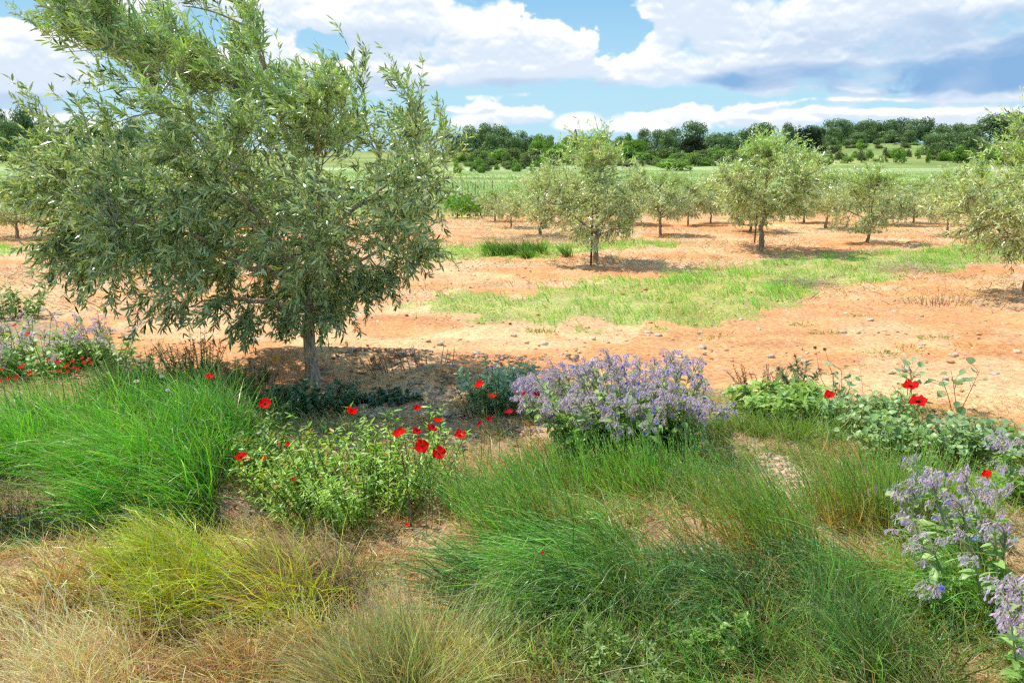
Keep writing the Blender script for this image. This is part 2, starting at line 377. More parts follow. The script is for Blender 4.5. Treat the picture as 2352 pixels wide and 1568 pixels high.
    low_shade_k = (1 - sst(.15, .62, LP[:, 2] / H)) * (r.random(m) < .8); olive_leaf_batch(cr, r, LP, LD, greenish[li], ll, low_shade=low_shade_k if ncl > 300 else low_shade_k * .4)
    if bud:
        bi = r.choice(m, int(m * bud), replace=False); nb = len(bi); P = np.repeat(LP[bi], 5, 0) + r.normal(size=(nb * 5, 3)) * ll * .16
        D = rdir(r, nb * 5)
        leaves(bd, P, D, rdir(r, nb * 5), ll * .13, ll * .10, col(.66, .70, .36) * r.uniform(.8, 1.15, (nb * 5, 1)), prof=((0, .5), (.5, 1), (1, .3)))
    cv = np.concatenate(cr.V); cr.top = np.percentile(cv[:, 2], 99.8); cr.wid = np.percentile(cv[:, 0], 98.8) - np.percentile(cv[:, 0], 1.2)
    return tr, limbs, cr, bd

# --- the big olive tree in the foreground: crown volume from its own outline, about 2.6 m deep
B0 = GG(718, 884)
def tree_xz(px, py): p = at_dist(px, py, B0[1]); return (p[0] - B0[0], p[2] - B0[2])
OUT = [tree_xz(a, b) for a, b in [(150, 80), (210, 0), (330, -50), (430, 10), (470, 110), (530, 30), (610, 30), (655, 90), (700, 190), (770, 200), (860, 140), (915, 180), (965, 250), (1045, 320), (1050, 400), (1025, 490), (975, 590), (905, 650), (830, 670), (760, 705), (640, 715), (560, 730), (430, 730), (330, 680), (225, 640), (155, 565), (120, 480), (95, 380), (140, 270), (180, 160)]]
OX = np.array([o[0] for o in OUT]); OZ = np.array([o[1] for o in OUT])
HOLES = [tree_xz(600, 215) + (.14, .12), tree_xz(200, 170) + (.12, .12), tree_xz(880, 330) + (.12, .14), tree_xz(520, 400) + (.14, .12), tree_xz(260, 500) + (.14, .12), tree_xz(900, 560) + (.12, .10), tree_xz(600, 640) + (.12, .08), tree_xz(305, 235) + (.16, .16), tree_xz(255, 300) + (.12, .1), tree_xz(470, 90) + (.12, .12), tree_xz(745, 150) + (.15, .12), tree_xz(340, 650) + (.1, .1), tree_xz(160, 640) + (.12, .1), tree_xz(800, 600) + (.08, .1), tree_xz(470, 690) + (.1, .1)]
def env_big(r, n):
    out = []
    while len(out) < n:
        x = r.uniform(OX.min(), OX.max()); z = r.uniform(OZ.min(), OZ.max())
        if not inpoly(np.array([x]), np.array([z]), OUT)[0]: continue
        if any(((x - a) / c) ** 2 + ((z - b) / d) ** 2 < 1 for a, b, c, d in HOLES): continue
        # distance to the outline sets how deep the crown is there
        dd = min(math.hypot(x - a, z - b) for a, b in zip(OX, OZ))
        dep = 1.25 * math.sqrt(max(0.03, 1 - (1 - min(dd / 1.1, 1)) ** 2))
        y = dep * (2 * r.random() - 1); y = dep * math.copysign(abs(y / dep) ** .75, y)
        out.append((x, y, z))
    return np.array(out)
def lead(px, py, dy=0): x, z = tree_xz(px, py); return [x, dy, z]
LEAD = np.array([lead(722, 905), lead(712, 830), lead(700, 740), lead(697, 620, .03), lead(690, 480, .05), lead(668, 360, .05), lead(640, 250, 0), lead(600, 140, 0), lead(560, 60, 0)])
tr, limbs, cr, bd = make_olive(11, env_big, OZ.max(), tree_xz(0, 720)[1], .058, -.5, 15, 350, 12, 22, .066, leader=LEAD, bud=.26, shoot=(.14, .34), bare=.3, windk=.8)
t = thing('olive_tree', 'large young olive tree nearest the camera, crown blown to the left', 'tree', B0)
tr.build('trunk', M_BARK, t, smooth=True)
for lb in limbs: lb.build('branch', M_BARK, t, smooth=True)
cr.build('crown', M_OLN, t)
bd.build('blossom', M_LEAF, t)

# --- orchard olives
def env_ell(Rx, z0, z1, seed):
    def f(r, n):
        rr = R(seed); lobes = rr.normal(size=(7, 3)); lobes = nrm(lobes); la = rr.uniform(.66, 1.2, 7)
        out = []
        while len(out) < n:
            d = nrm(r.normal(size=(1, 3)))[0]; k = r.random() ** .33
            sc = 1.0
            for q, a in zip(lobes, la):
                if d @ q > .6: sc *= a
            z = d[2] * k * sc
            q_ = Rx * (1 - .40 * max(z + .1, 0) ** 1.3); x = d[0] * k * sc * q_; y = d[1] * k * sc * q_
            zz = (z0 * .9 + z1) / 2 + z * (z1 - z0) / 2 * 1.02
            out.append((x - .06 * (zz - z0), y, zz))
        return np.array(out)
    return f
OLIVES = []
specs = [(21, 1.28, .50, 2.28, .50, .05, 4), (22, 1.12, .52, 2.2, .60, .048, 5), (23, 1.08, .50, 2.15, .45, .05, 5), (24, 1.2, .52, 2.3, .55, .05, 4), (25, 1.1, .5, 2.25, .62, .055, 3), (26, 1.05, .56, 2.3, .40, .05, 4)]
for (sd, rx, z0, z1, fk, r0, nl) in specs:
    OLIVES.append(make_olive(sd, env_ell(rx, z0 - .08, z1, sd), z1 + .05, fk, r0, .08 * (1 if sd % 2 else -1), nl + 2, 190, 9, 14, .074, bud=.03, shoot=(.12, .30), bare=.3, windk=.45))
protos = []
orchard = [  # base px, base py, top py, variant, turn, label
    (1370, 606, 292, 0, .3, 'olive tree tied to a dark stake, left of centre on the orange soil'),
    (1744, 574, 302, 1, 2.1, 'full olive tree with two thin trunks, right of the picture centre'),
    (1991, 557, 372, 2, 0., 'round olive tree with bare dark trunk and long shadow, mid right'),
    (2356, 678, 262, 3, 1.0, 'large olive tree cut off by the right edge of the picture'),
    (1517, 541, 386, 4, 4.0, 'small open olive tree between the two biggest orchard trees, slim forked trunk'),
    (1240, 541, 392, 5, 2.6, 'olive tree partly hidden by the staked olive tree, on its left'),
    (1174, 522, 418, 3, 3.3, 'small olive tree second from the left in the far rows'),
    (1138, 508, 432, 1, 5.1, 'tiny olive tree beside the vineyard, farthest left in the rows'),
    (1579, 518, 402, 0, 4.4, 'pale little olive tree just right of the small open one'),
    (1896, 526, 384, 4, 5.0, 'olive tree filling the gap between the two mid right trees'),
    (2034, 516, 392, 5, 1.9, 'far olive tree whose crown shows behind the round one'),
    (2174, 543, 384, 1, 3.0, 'olive tree with dark trunk, left of the one at the right edge'),
    (1722, 532, 410, 2, 1.1, 'far olive tree hidden behind the full two-trunk tree'),
    (1632, 512, 412, 3, .2, 'far pale olive tree left of the full two-trunk tree'),
    (1455, 515, 408, 5, 5.7, 'far olive tree between the staked tree and the small open tree'),
    (1305, 512, 405, 4, 1.5, 'far olive tree behind the staked olive tree'),
    (2098, 512, 402, 2, 2.2, 'far olive tree right of the round one in the last row'),
    (1845, 512, 405, 0, 3.9, 'far olive tree right of the full two-trunk tree, last row'),
    (2240, 518, 400, 5, .9, 'far olive tree behind the big one at the right edge'),
    (330, 560, 395, 2, 1.7, 'olive tree seen through the lower crown of the large near tree'),
    (40, 545, 402, 3, 2.9, 'olive tree at the left edge behind the large near tree'),
]
for k, (px, py, ty, v, rz, lab) in enumerate(orchard):
    b = GG(px, py); topz = at_dist(px, ty, b[1])[2]; s = (topz - b[2]) / OLIVES[v][2].top
    if len(protos) <= v or protos[v] is None:
        while len(protos) <= v: protos.append(None)
        trk, lbs, crn, bdd = OLIVES[v]
        o = thing('olive_tree', lab, 'tree', b, 'olive trees planted in rows in the orchard', rz)
        ps = [trk.build('trunk', M_BARK, o, smooth=True)]
        for lb in lbs: ps.append(lb.build('branch', M_BARK, o, smooth=True))
        ps += [crn.build('crown', M_OL, o), bdd.build('blossom', M_LEAF, o)]
        reg(o, *ps); protos[v] = o
    else:
        o = copy_tree(protos[v]); o.location = b; o.rotation_euler = (0, 0, rz); o['label'] = lab
    wd = (255, 262, 165, 360, 112, 135, 84, 80, 84, 108, 120, 115, 140, 95, 95, 100, 100, 100, 120, 170, 170)[k]; sw = wd / FOC * b[1] * 1.03 / OLIVES[v][2].wid
    o.scale = (sw, sw, s)
    if k == 3: o.rotation_euler = (0, -.10, .4); o.scale = (sw * .98, sw * .98, s * 1.02)
# stakes beside the staked trees
def stake(px, py, ty, lab, w=.02):
    b = GG(px, py); top = at_dist(px, ty, b[1])[2]
    mb = MB(); h = top - b[2]; z = np.linspace(-.1, h, 6)
    P = np.stack([.01 * np.sin(z * 2), 0 * z, z], 1); tubes(mb, P, np.full(6, w), col(.10, .055, .04), 8)
    an = np.arange(8) * PI / 4; mb.add(np.stack([P[-1, 0] + w * np.cos(an), w * np.sin(an), np.full(8, h)], 1), col(.12, .07, .05), [[0, 1, 2, 3], [0, 3, 4, 7], [4, 5, 6, 7]])
    o = mb.build('wooden_stake', M_BARK, None); o.location = b; tag(o, lab, 'stake', 'stakes beside olive trunks')
stake(1357, 610, 480, 'thin dark stake standing against the trunk of the staked olive tree', .017)
stake(1733, 558, 490, 'thin dark stake just left of the full tree trunk, right of centre', .017)

# ------------------------------------------------------------------ distant pines, bushes, cypresses
def crown_cloud(mb, r, lobes, n, size, k0, k1, flat=.5):
    "foliage as many small faces scattered over overlapping lobes; faces near the lobe tops are lighter"
    L = np.array(lobes); w = L[:, 3] ** 2; idx = r.choice(len(L), n, p=w / w.sum())
    d = rdir(r, n); k = r.uniform(.72, 1.03, (n, 1)); P = L[idx, :3] + d * k * L[idx, 3:4] * col(1, 1, .8)
    Nn = nrm(d + r.normal(size=(n, 3)) * .5); A = nrm(np.cross(Nn, rdir(r, n)))
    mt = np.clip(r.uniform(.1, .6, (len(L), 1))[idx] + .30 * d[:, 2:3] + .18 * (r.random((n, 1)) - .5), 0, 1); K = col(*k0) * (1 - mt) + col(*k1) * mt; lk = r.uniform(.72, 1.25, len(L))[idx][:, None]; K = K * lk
    s = size * r.uniform(.5, 1.3, n); leaves(mb, P - A * s[:, None] / 2, A, Nn, s, s * .8, K, prof=((0, .35), (.5, 1), (1, .2)))
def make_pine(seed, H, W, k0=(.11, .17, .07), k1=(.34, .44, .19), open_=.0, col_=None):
    r = R(seed); tr = MB(); cr = MB(); lob = []
    n = 26
    for i in range(n):
        z = r.uniform(.10, .88) * H; rr = W / 2 * (1 - .75 * max(z / H - .35, 0) ** 1.3) * r.uniform(.3, .85)
        a = r.uniform(0, 2 * PI); s = W * r.uniform(.15, .26)
        lob.append((rr * math.cos(a), rr * math.sin(a), z, s))
    lob.append((0, 0, .88 * H, W * .2)); lob.append((0, 0, .35 * H, W * .36)); lob.append((0, 0, .62 * H, W * .32))
    crown_cloud(cr, r, lob, 4600, W * .045, k0, k1)
    z = np.linspace(-.4, .85 * H, 9); P = np.stack([np.cumsum(r.normal(size=9)) * .02 * H, np.cumsum(r.normal(size=9)) * .02 * H, z], 1)
    tubes(tr, P, H * .022 * (1 - .8 * np.linspace(0, 1, 9)), col(.09, .065, .05), 7)
    for l in lob[:9]:
        q = np.linspace(0, 1, 5)[:, None]; a = P[3 + int(3 * r.random())]
        tubes(tr, a * (1 - q) + np.array(l[:3]) * q + col(0, 0, .04 * H) * q * (1 - q), H * .008 * (1.1 - q[:, 0]), col(.09, .065, .05), 5)
    return tr, cr
def make_bush(seed, H, W, k0, k1, n=1500):
    r = R(seed); tr = MB(); cr = MB(); lob = []
    for i in range(14):
        a = r.uniform(0, 2 * PI); rr = W / 2 * math.sqrt(r.random()) * .75; z = H * r.uniform(.25, .75) * (1 - .5 * (rr / (W / 2)) ** 2)
        lob.append((rr * math.cos(a), rr * math.sin(a), z, min(W, H * 1.2) * r.uniform(.16, .27)))
    crown_cloud(cr, r, lob, n, W * .07, k0, k1)
    for l in lob[:6]:
        q = np.linspace(0, 1, 5)[:, None]; tubes(tr, col(0, 0, -.1) * (1 - q) + np.array(l[:3]) * q, W * .012 * (1.15 - q[:, 0]), col(.11, .08, .06), 5)
    return tr, cr
def reg_proto(parts, name, lab, cat, group, mats=(M_BARK, M_FAR)):
    o = thing(name, lab, cat, (0, 0, 0), group); a = parts[0].build('trunk' if 'tree' in name else 'stem', mats[0], o); b = parts[1].build('crown' if 'tree' in name else 'foliage', mats[1], o)
    reg(o, a, b); return o
class Kind:
    def __init__(s, name, cat, group, variants): s.name, s.cat, s.group, s.v = name, cat, group, [[p, None, False] for p in variants]; s.placed = []
    def put(s, vi, px, Y, ty, wpx, lab=None, base=None, H0=1.0, W0=1.0, sink=.25):
        e = s.v[vi % len(s.v)]
        x = at_dist(px, 372, Y)[0]; z = zf(x, Y) - sink if base is None else base
        top = at_dist(px, ty, Y)[2]; h = max(top - z, .5); w = wpx / FOC * Y
        if e[1] is None: o = e[1] = reg_proto(e[0], s.name, lab or '', s.cat, s.group)
        else: o = copy_tree(e[1])
        o.location = (x, Y, z); o.rotation_euler = (0, 0, (px * .37 + Y) % 6.28); o.scale = (w / W0, w / W0, h / H0)
        if lab: o['label'] = lab
        else: s.placed.append((px, o))
        return o
pines = Kind('pine_tree', 'tree', 'pine trees along the wooded ridge', [make_pine(50 + i, 1.0, 1.0) for i in range(5)])
bushg = Kind('bush', 'bush', 'green bushes scattered on the hillside', [make_bush(70, 1, 1, (.16, .28, .05), (.34, .50, .10)), make_bush(71, 1, 1, (.13, .18, .06), (.27, .33, .12)), make_bush(72, 1, 1, (.18, .30, .05), (.38, .55, .12)), make_bush(73, 1, 1, (.12, .15, .06), (.25, .28, .12))])
rp = random.Random(4)
# ridge pines: (px, distance, top py, width px)
ridge = [(8, 190, 238, 75), (62, 195, 240, 80), (120, 200, 252, 80), (185, 195, 256, 85), (250, 198, 258, 80), (320, 190, 256, 80), (380, 200, 262, 70), (30, 180, 268, 70), (100, 182, 272, 70), (210, 180, 278, 80), (290, 178, 276, 80),
         (1048, 225, 292, 60), (1080, 225, 280, 70), (1118, 230, 273, 75), (1155, 228, 275, 75), (1195, 226, 284, 62), (1222, 224, 297, 40), (1070, 205, 300, 65), (1130, 205, 298, 70), (1178, 204, 304, 60),
         (1380, 270, 306, 60), (1425, 270, 303, 55), (1478, 236, 291, 56), (1506, 232, 286, 64), (1545, 230, 288, 80), (1592, 236, 272, 78), (1640, 226, 290, 90), (1680, 250, 292, 60), (1708, 245, 290, 60), (1752, 226, 275, 84), (1804, 232, 279, 62), (1796, 215, 298, 60), (1530, 214, 302, 50), (1660, 214, 304, 60),
         (1866, 240, 277, 56), (1893, 244, 270, 60), (1922, 240, 273, 62), (1950, 246, 270, 60), (1978, 240, 275, 64), (2004, 246, 266, 62), (2032, 240, 268, 66), (2062, 244, 264, 74), (2090, 238, 266, 66), (2118, 240, 268, 58), (1910, 226, 292, 50), (1962, 226, 294, 54), (2042, 228, 290, 60), (2080, 226, 292, 52),
         (2158, 232, 278, 62), (2190, 236, 275, 58), (2222, 220, 290, 60), (2262, 215, 268, 90), (2320, 210, 258, 100), (2370, 205, 244, 110), (2140, 175, 312, 70), (2178, 165, 302, 84), (2215, 168, 306, 80), (2250, 172, 312, 70)]
ridge.sort()
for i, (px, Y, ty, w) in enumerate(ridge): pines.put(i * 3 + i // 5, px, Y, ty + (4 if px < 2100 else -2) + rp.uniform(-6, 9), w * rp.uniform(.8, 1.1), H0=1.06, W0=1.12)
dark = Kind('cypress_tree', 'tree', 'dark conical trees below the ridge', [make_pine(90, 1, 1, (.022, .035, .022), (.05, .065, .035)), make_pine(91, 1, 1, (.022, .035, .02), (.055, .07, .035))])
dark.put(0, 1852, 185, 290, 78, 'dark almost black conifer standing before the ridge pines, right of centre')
dark.put(1, 1592, 195, 310, 62, 'dark conifer below the pines left of centre')
cyp = Kind('cypress_tree', 'tree', 'slender cypresses', [make_pine(95, 1, 1, (.03, .05, .025), (.07, .09, .04))])
for (px, ty, lab) in [(1812, 291, 'first slender cypress tip showing in the notch of the treeline'), (1829, 288, 'second and taller slender cypress tip in the treeline notch'), (1320, 298, 'tiny dark cypress on the skyline above the staked olive tree'), (1304, 330, 'small slender cypress in the bushes left of the staked olive tree')]:
    cyp.put(0, px, 250 if ty < 320 else 190, ty, 11, lab)
# bushes in belts: (px range, distance, top py range, width range, count, variants)
belts = [(1225, 1480, 200, (303, 318), (38, 60), 14, (0, 2)), (1050, 1260, 165, (338, 352), (36, 60), 12, (2, 1, 3)), (1060, 1320, 130, (352, 366), (24, 44), 9, (1, 0, 3)), (1250, 1500, 165, (330, 352), (40, 60), 10, (0, 1, 2)),
         (1470, 1860, 172, (338, 352), (40, 64), 17, (0, 1, 2)), (1500, 1900, 142, (352, 366), (34, 60), 15, (1, 0, 3)), (1870, 2240, 200, (322, 334), (20, 42), 11, (1, 3, 0)), (1900, 2260, 160, (340, 358), (18, 40), 12, (0, 3, 2)), (1340, 1850, 133, (366, 378), (22, 44), 13, (3, 1)), (2200, 2380, 150, (318, 350), (40, 70), 5, (0, 2)),
         (1050, 1260, 105, (368, 378), (18, 34), 6, (0, 1)), (0, 420, 150, (330, 352), (40, 70), 9, (3, 1))]
for (x0, x1, Y, (t0, t1), (w0, w1), n, vs) in belts:
    n = int(n * 1.7)
    for i in range(n):
        px = x0 + (x1 - x0) * (i + rp.random()) / n; bushg.put(vs[i % len(vs)], px, Y + rp.uniform(-12, 12), rp.uniform(t0 - 10, t1 - 2), rp.uniform(w0 * .7, w1), sink=.15)
bushg.put(0, 2062, 168, 336, 42, 'bright green round bush alone on the right hillside meadow')
bushg.put(2, 1545, 110, 358, 90, 'bright leafy bush rising behind the olives right of the small open tree')
def ordinal(n): return '%d%s' % (n, 'th' if 10 <= n % 100 <= 20 else {1: 'st', 2: 'nd', 3: 'rd'}.get(n % 10, 'th'))
for i, (px, o) in enumerate(sorted(pines.placed, key=lambda q: q[0])): o['label'] = 'dark green pine of the far wood, %s from the left' % ordinal(i + 1)
for i, (px, o) in enumerate(sorted(bushg.placed, key=lambda q: q[0])): o['label'] = 'low green bush below the far pines, %s from the left' % ordinal(i + 1)

# ------------------------------------------------------------------ vines at the edge of the orchard
def make_vine(r):
    st = MB(); fo = MB(); tubes(st, np.array([[0, 0, -.05], [.03, 0, .2], [0, .02, .4]]), np.array([.03, .024, .02]), col(.10, .07, .05), 6)
    n = 300; P = r.normal(size=(n, 3)) * col(.38, .25, .2) + col(0, 0, .5); P[:, 2] = np.abs(P[:, 2])
    leaves(fo, P, rdir(r, n), nrm(rdir(r, n) + col(0, 0, .8)), .10, .10, col(.16, .30, .04) * r.uniform(.7, 1.3, (n, 1)), prof=((0, .4), (.4, 1), (.75, .8), (1, .15)))
    return st, fo
vst, vfo = make_vine(R(5)); vp = None
for i, (px, py, h) in enumerate([(1050, 500, .8), (1079, 502, .75), (1104, 495, .8), (1064, 488, .7), (1124, 487, .7)]):
    b = GG(px, py)
    if vp is None: vp = thing('grape_vine', '', 'vine', b, 'vines in the small vineyard'); reg(vp, vst.build('stem', M_BARK, vp), vfo.build('foliage', M_LEAF, vp)); o = vp
    else: o = copy_tree(vp)
    o.location = b; o.rotation_euler = (0, 0, i); o['label'] = 'bright green grape vine beside the large tree crown, %s from the left' % ordinal(1 + sorted([1050, 1079, 1104, 1064, 1124]).index(px)); o['group'] = 'vines in the small vineyard'
    o.scale = (h, h, h)
pxs = [1062, 1075, 1092, 1112, 1131]
for i, px in enumerate(pxs):
    b = GG(px, 488 + (i % 3) * 5); mb = MB(); tubes(mb, np.array([[0, 0, -.1], [0, 0, .6], [.01, 0, 1.1]]), np.array([.014, .013, .012]), col(.26, .22, .17), 6)
    o = mb.build('vineyard_post', M_BARK, None); o.location = b; tag(o, 'thin dark vineyard post above the vines, %s from the left' % ordinal(1 + sorted(pxs).index(px)), 'post', 'posts in the small vineyard')

# ------------------------------------------------------------------ grass and straw
def blade_set(mb, r, base, L, d0, bend, droop, w, kroot, kmid, ktip, S=5, wind=WIND, hue=.42, floor=True, kink=.024, dead=0, broken=.10):
    n = len(base); ts = (np.arange(S) + .5) / S
    L = np.broadcast_to(L, (n,)); bend = np.broadcast_to(bend, (n,)); droop = np.broadcast_to(droop, (n,))
    dr = nrm(d0[:, None] + bend[:, None, None] * ts[None, :, None] * wind - droop[:, None, None] * ts[None, :, None] ** 2 * col(0, 0, 1))
    bk = r.random(n) < broken; kb = r.integers(S // 2, S, n); nd = nrm(rdir(r, n) * .8 + wind * .5 - col(0, 0, .7))
    dr = np.where((bk[:, None] & (np.arange(S)[None] >= kb[:, None]))[..., None], nd[:, None], dr)
    P = np.concatenate([base[:, None], base[:, None] + np.cumsum(dr * (L / S)[:, None, None], 1)], 1)
    P[:, 1:] += np.cumsum(r.normal(size=(n, S, 3)), 1) * (L * kink)[:, None, None]
    if floor: P[..., 2] = np.maximum(P[..., 2], base[:, None, 2] + .005)
    t = np.linspace(0, 1, S + 1); W = np.broadcast_to(w, (n,))[:, None] * (1 - .85 * t ** 1.5)[None]
    sd = nrm(np.cross(d0 + wind * bend[:, None] * .5, rdir(r, n)))
    kr, km, kt = [np.broadcast_to(k, (n, 3)) for k in (kroot, kmid, ktip)]
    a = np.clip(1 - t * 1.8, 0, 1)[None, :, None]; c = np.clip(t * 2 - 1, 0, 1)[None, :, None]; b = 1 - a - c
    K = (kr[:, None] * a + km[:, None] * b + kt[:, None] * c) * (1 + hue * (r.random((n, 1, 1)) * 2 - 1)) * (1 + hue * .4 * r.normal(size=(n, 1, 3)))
    if dead: K = np.where(r.random((n, 1, 1)) < dead, col(.66, .48, .24) * r.uniform(.6, 1.2, (n, 1, 1)), K)
    ribbons(mb, P, W, sd, np.clip(K, .01, .9)); return P, dr
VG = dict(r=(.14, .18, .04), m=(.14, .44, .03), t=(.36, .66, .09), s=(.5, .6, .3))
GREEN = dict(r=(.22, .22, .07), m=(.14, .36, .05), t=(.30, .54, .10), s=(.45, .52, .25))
def clump(px, py, rx, ry, L, n, lab, pal=GREEN, bend=.9, droop=.7, up=1.0, spread=.45, w=.0028, name='grass_clump', cat='grass clump', mat=None, group=None, seeds=.06, seed=1, wind=WIND, tufts=0, mess=.55):
    r = R(seed * 7 + int(px) + int(py)); b0 = GG(px, py); n = int(n * (.22 if pal is RG else .38)); w = w * (1.25 if pal is RG else 1.45)
    a = r.uniform(0, 2 * PI, n); k = np.sqrt(r.random(n))
    if tufts:
        ti = r.integers(0, tufts, n); ta = r.uniform(0, 2 * PI, tufts); tk = np.sqrt(r.random(tufts)); x = b0[0] + (tk * np.cos(ta) * rx)[ti] + .05 * r.normal(size=n); y = b0[1] + (tk * np.sin(ta) * ry)[ti] + .05 * r.normal(size=n)
        tl = r.uniform(.75, 1.2, tufts)[ti]; tb = r.uniform(.6, 1.4, tufts)[ti]; td = (r.normal(size=(tufts, 3)) * col(.5, .4, .05))[ti]; tb = tb * r.uniform(.2, 1.5, tufts)[ti]; tcol = r.uniform(.75, 1.25, tufts)[ti]
    else: x = b0[0] + k * np.cos(a) * rx; y = b0[1] + k * np.sin(a) * ry; tl = tb = tcol = 1.0; td = 0
    z = zg(x, y) - .01; base = np.stack([x, y, z], 1)
    o_ = np.stack([(x - b0[0]) / rx, (y - b0[1]) / ry, 0 * x], 1)
    d0 = nrm(o_ * spread + col(0, 0, up) + rdir(r, n) * mess + td + wind * .15)
    Lh = L * r.uniform(.55, 1.1, n) * (1 - .25 * k ** 2) * tl
    mb = MB(); kc = np.broadcast_to(tcol, (n,))[:, None]
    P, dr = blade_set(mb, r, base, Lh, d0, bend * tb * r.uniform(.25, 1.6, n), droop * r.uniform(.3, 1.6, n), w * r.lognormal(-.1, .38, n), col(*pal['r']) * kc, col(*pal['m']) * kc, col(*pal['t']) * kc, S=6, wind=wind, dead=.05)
    if seeds:
        m = int(n * seeds); i = r.choice(n, m, replace=False); rep = 5
        ii = np.repeat(i, rep); f = r.uniform(.45, 1, m * rep); sgm = np.minimum((f * 6).astype(int), 5); fr = (f * 6 - sgm)[:, None]
        Q = P[ii, sgm] * (1 - fr) + P[ii, sgm + 1] * fr
        leaves(mb, Q, nrm(dr[ii, sgm] + rdir(r, m * rep) * .35), rdir(r, m * rep), .014, .0034, col(*pal.get('s', (.30, .38, .14))), prof=((0, .3), (.4, 1), (1, .1)))
    o = mb.build(name, mat or M_GRASS, None, origin=b0); tag(o, lab, cat, group); return o
YG = dict(r=(.44, .28, .09), m=(.52, .52, .05), t=(.66, .82, .07), s=(.6, .5, .25))
DRY = dict(r=(.46, .27, .13), m=(.82, .54, .18), t=(.95, .72, .30), s=(.7, .55, .35))
DG = dict(r=(.15, .13, .05), m=(.10, .22, .05), t=(.26, .43, .12), s=(.36, .44, .22))
RG = dict(r=(.55, .26, .10), m=(.16, .29, .05), t=(.16, .34, .07), s=(.40, .50, .25))
PG = dict(r=(.40, .32, .14), m=(.45, .42, .17), t=(.62, .56, .28), s=(.65, .6, .35))
LG = dict(r=(.22, .22, .07), m=(.27, .42, .08), t=(.38, .52, .13), s=(.5, .58, .3))
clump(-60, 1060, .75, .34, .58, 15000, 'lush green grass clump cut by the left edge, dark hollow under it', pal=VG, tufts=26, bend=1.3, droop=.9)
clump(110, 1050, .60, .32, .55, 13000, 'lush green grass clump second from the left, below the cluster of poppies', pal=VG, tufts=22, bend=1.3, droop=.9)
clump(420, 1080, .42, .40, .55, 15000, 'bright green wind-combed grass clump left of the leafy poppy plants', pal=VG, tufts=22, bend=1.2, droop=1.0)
clump(250, 985, .65, .28, .34, 9000, 'green grass clump behind the two lush ones on the left', pal=VG, tufts=18, bend=1.1, droop=.9)
clump(500, 985, .35, .25, .42, 4500, 'darker green grass clump reaching toward the tree shade on the left', pal=DG, tufts=10, bend=.9)
clump(390, 905, .50, .22, .32, 6500, 'dark green feathery grass clump among the white daisies', pal=DG, tufts=16, bend=.7, droop=.4)
clump(70, 1205, .85, .19, .32, 15000, 'added dark grass in the left hollow, overhang shade painted into its colour', pal=dict(r=(.03, .035, .015), m=(.04, .06, .02), t=(.08, .13, .04)), w=.004, bend=.6, droop=1.0, seeds=0)  # blades added to darken the hollow; shade under the clumps is in their colour
clump(510, 1370, .36, .18, .42, 9000, 'yellow green grass clump below the lush green ones, left of centre', pal=YG, mess=.6, tufts=14, bend=1.2, droop=1.0)
clump(330, 1440, .30, .14, .28, 2600, 'straw yellow grass clump left of the yellow green one', pal=dict(r=(.3, .18, .08), m=(.56, .42, .12), t=(.72, .58, .20), s=(.5, .4, .2)), mess=.6, tufts=10, bend=1.3, droop=1.0)
clump(690, 1400, .28, .20, .36, 4600, 'brown dry grass clump right of the yellow green one', pal=dict(r=(.16, .10, .06), m=(.42, .28, .13), t=(.58, .42, .20), s=(.5, .4, .25)), mat=M_DRY, mess=.85, tufts=9, bend=.9, droop=.9)
clump(70, 1600, .34, .18, .40, 9000, 'fluffy pale straw tuft in the bottom left corner', pal=dict(r=(.6, .36, .19), m=(.94, .62, .24), t=(1.0, .80, .42)), mat=M_DRY, w=.0022, mess=.85, tufts=8, bend=1.0, droop=1.0, seeds=0)
clump(20, 1420, .25, .15, .30, 3500, 'dry straw tuft with broad bent blades at the left edge', pal=DRY, mat=M_DRY, w=.005, mess=.85, tufts=6, bend=.9, droop=1.0)
clump(960, 1590, .40, .16, .40, 7500, 'pale straw green upright grass clump at the bottom, left of centre', pal=PG, w=.0024, tufts=9, bend=-.25, droop=.2)
clump(620, 1540, .32, .14, .26, 5000, 'rusty dry grass clump at the bottom, left of centre', pal=DRY, mat=M_DRY, mess=.85, tufts=9, bend=.8, droop=.9)
L_ = col(-1, .1, .05); Rt = col(.6, .1, 0)
FAN = dict(r=(.80, .42, .17), m=(.27, .40, .08), t=(.20, .40, .08), s=(.42, .62, .20)); FANB = dict(r=(.34, .34, .09), m=(.21, .42, .07), t=(.29, .53, .11), s=(.48, .68, .22))
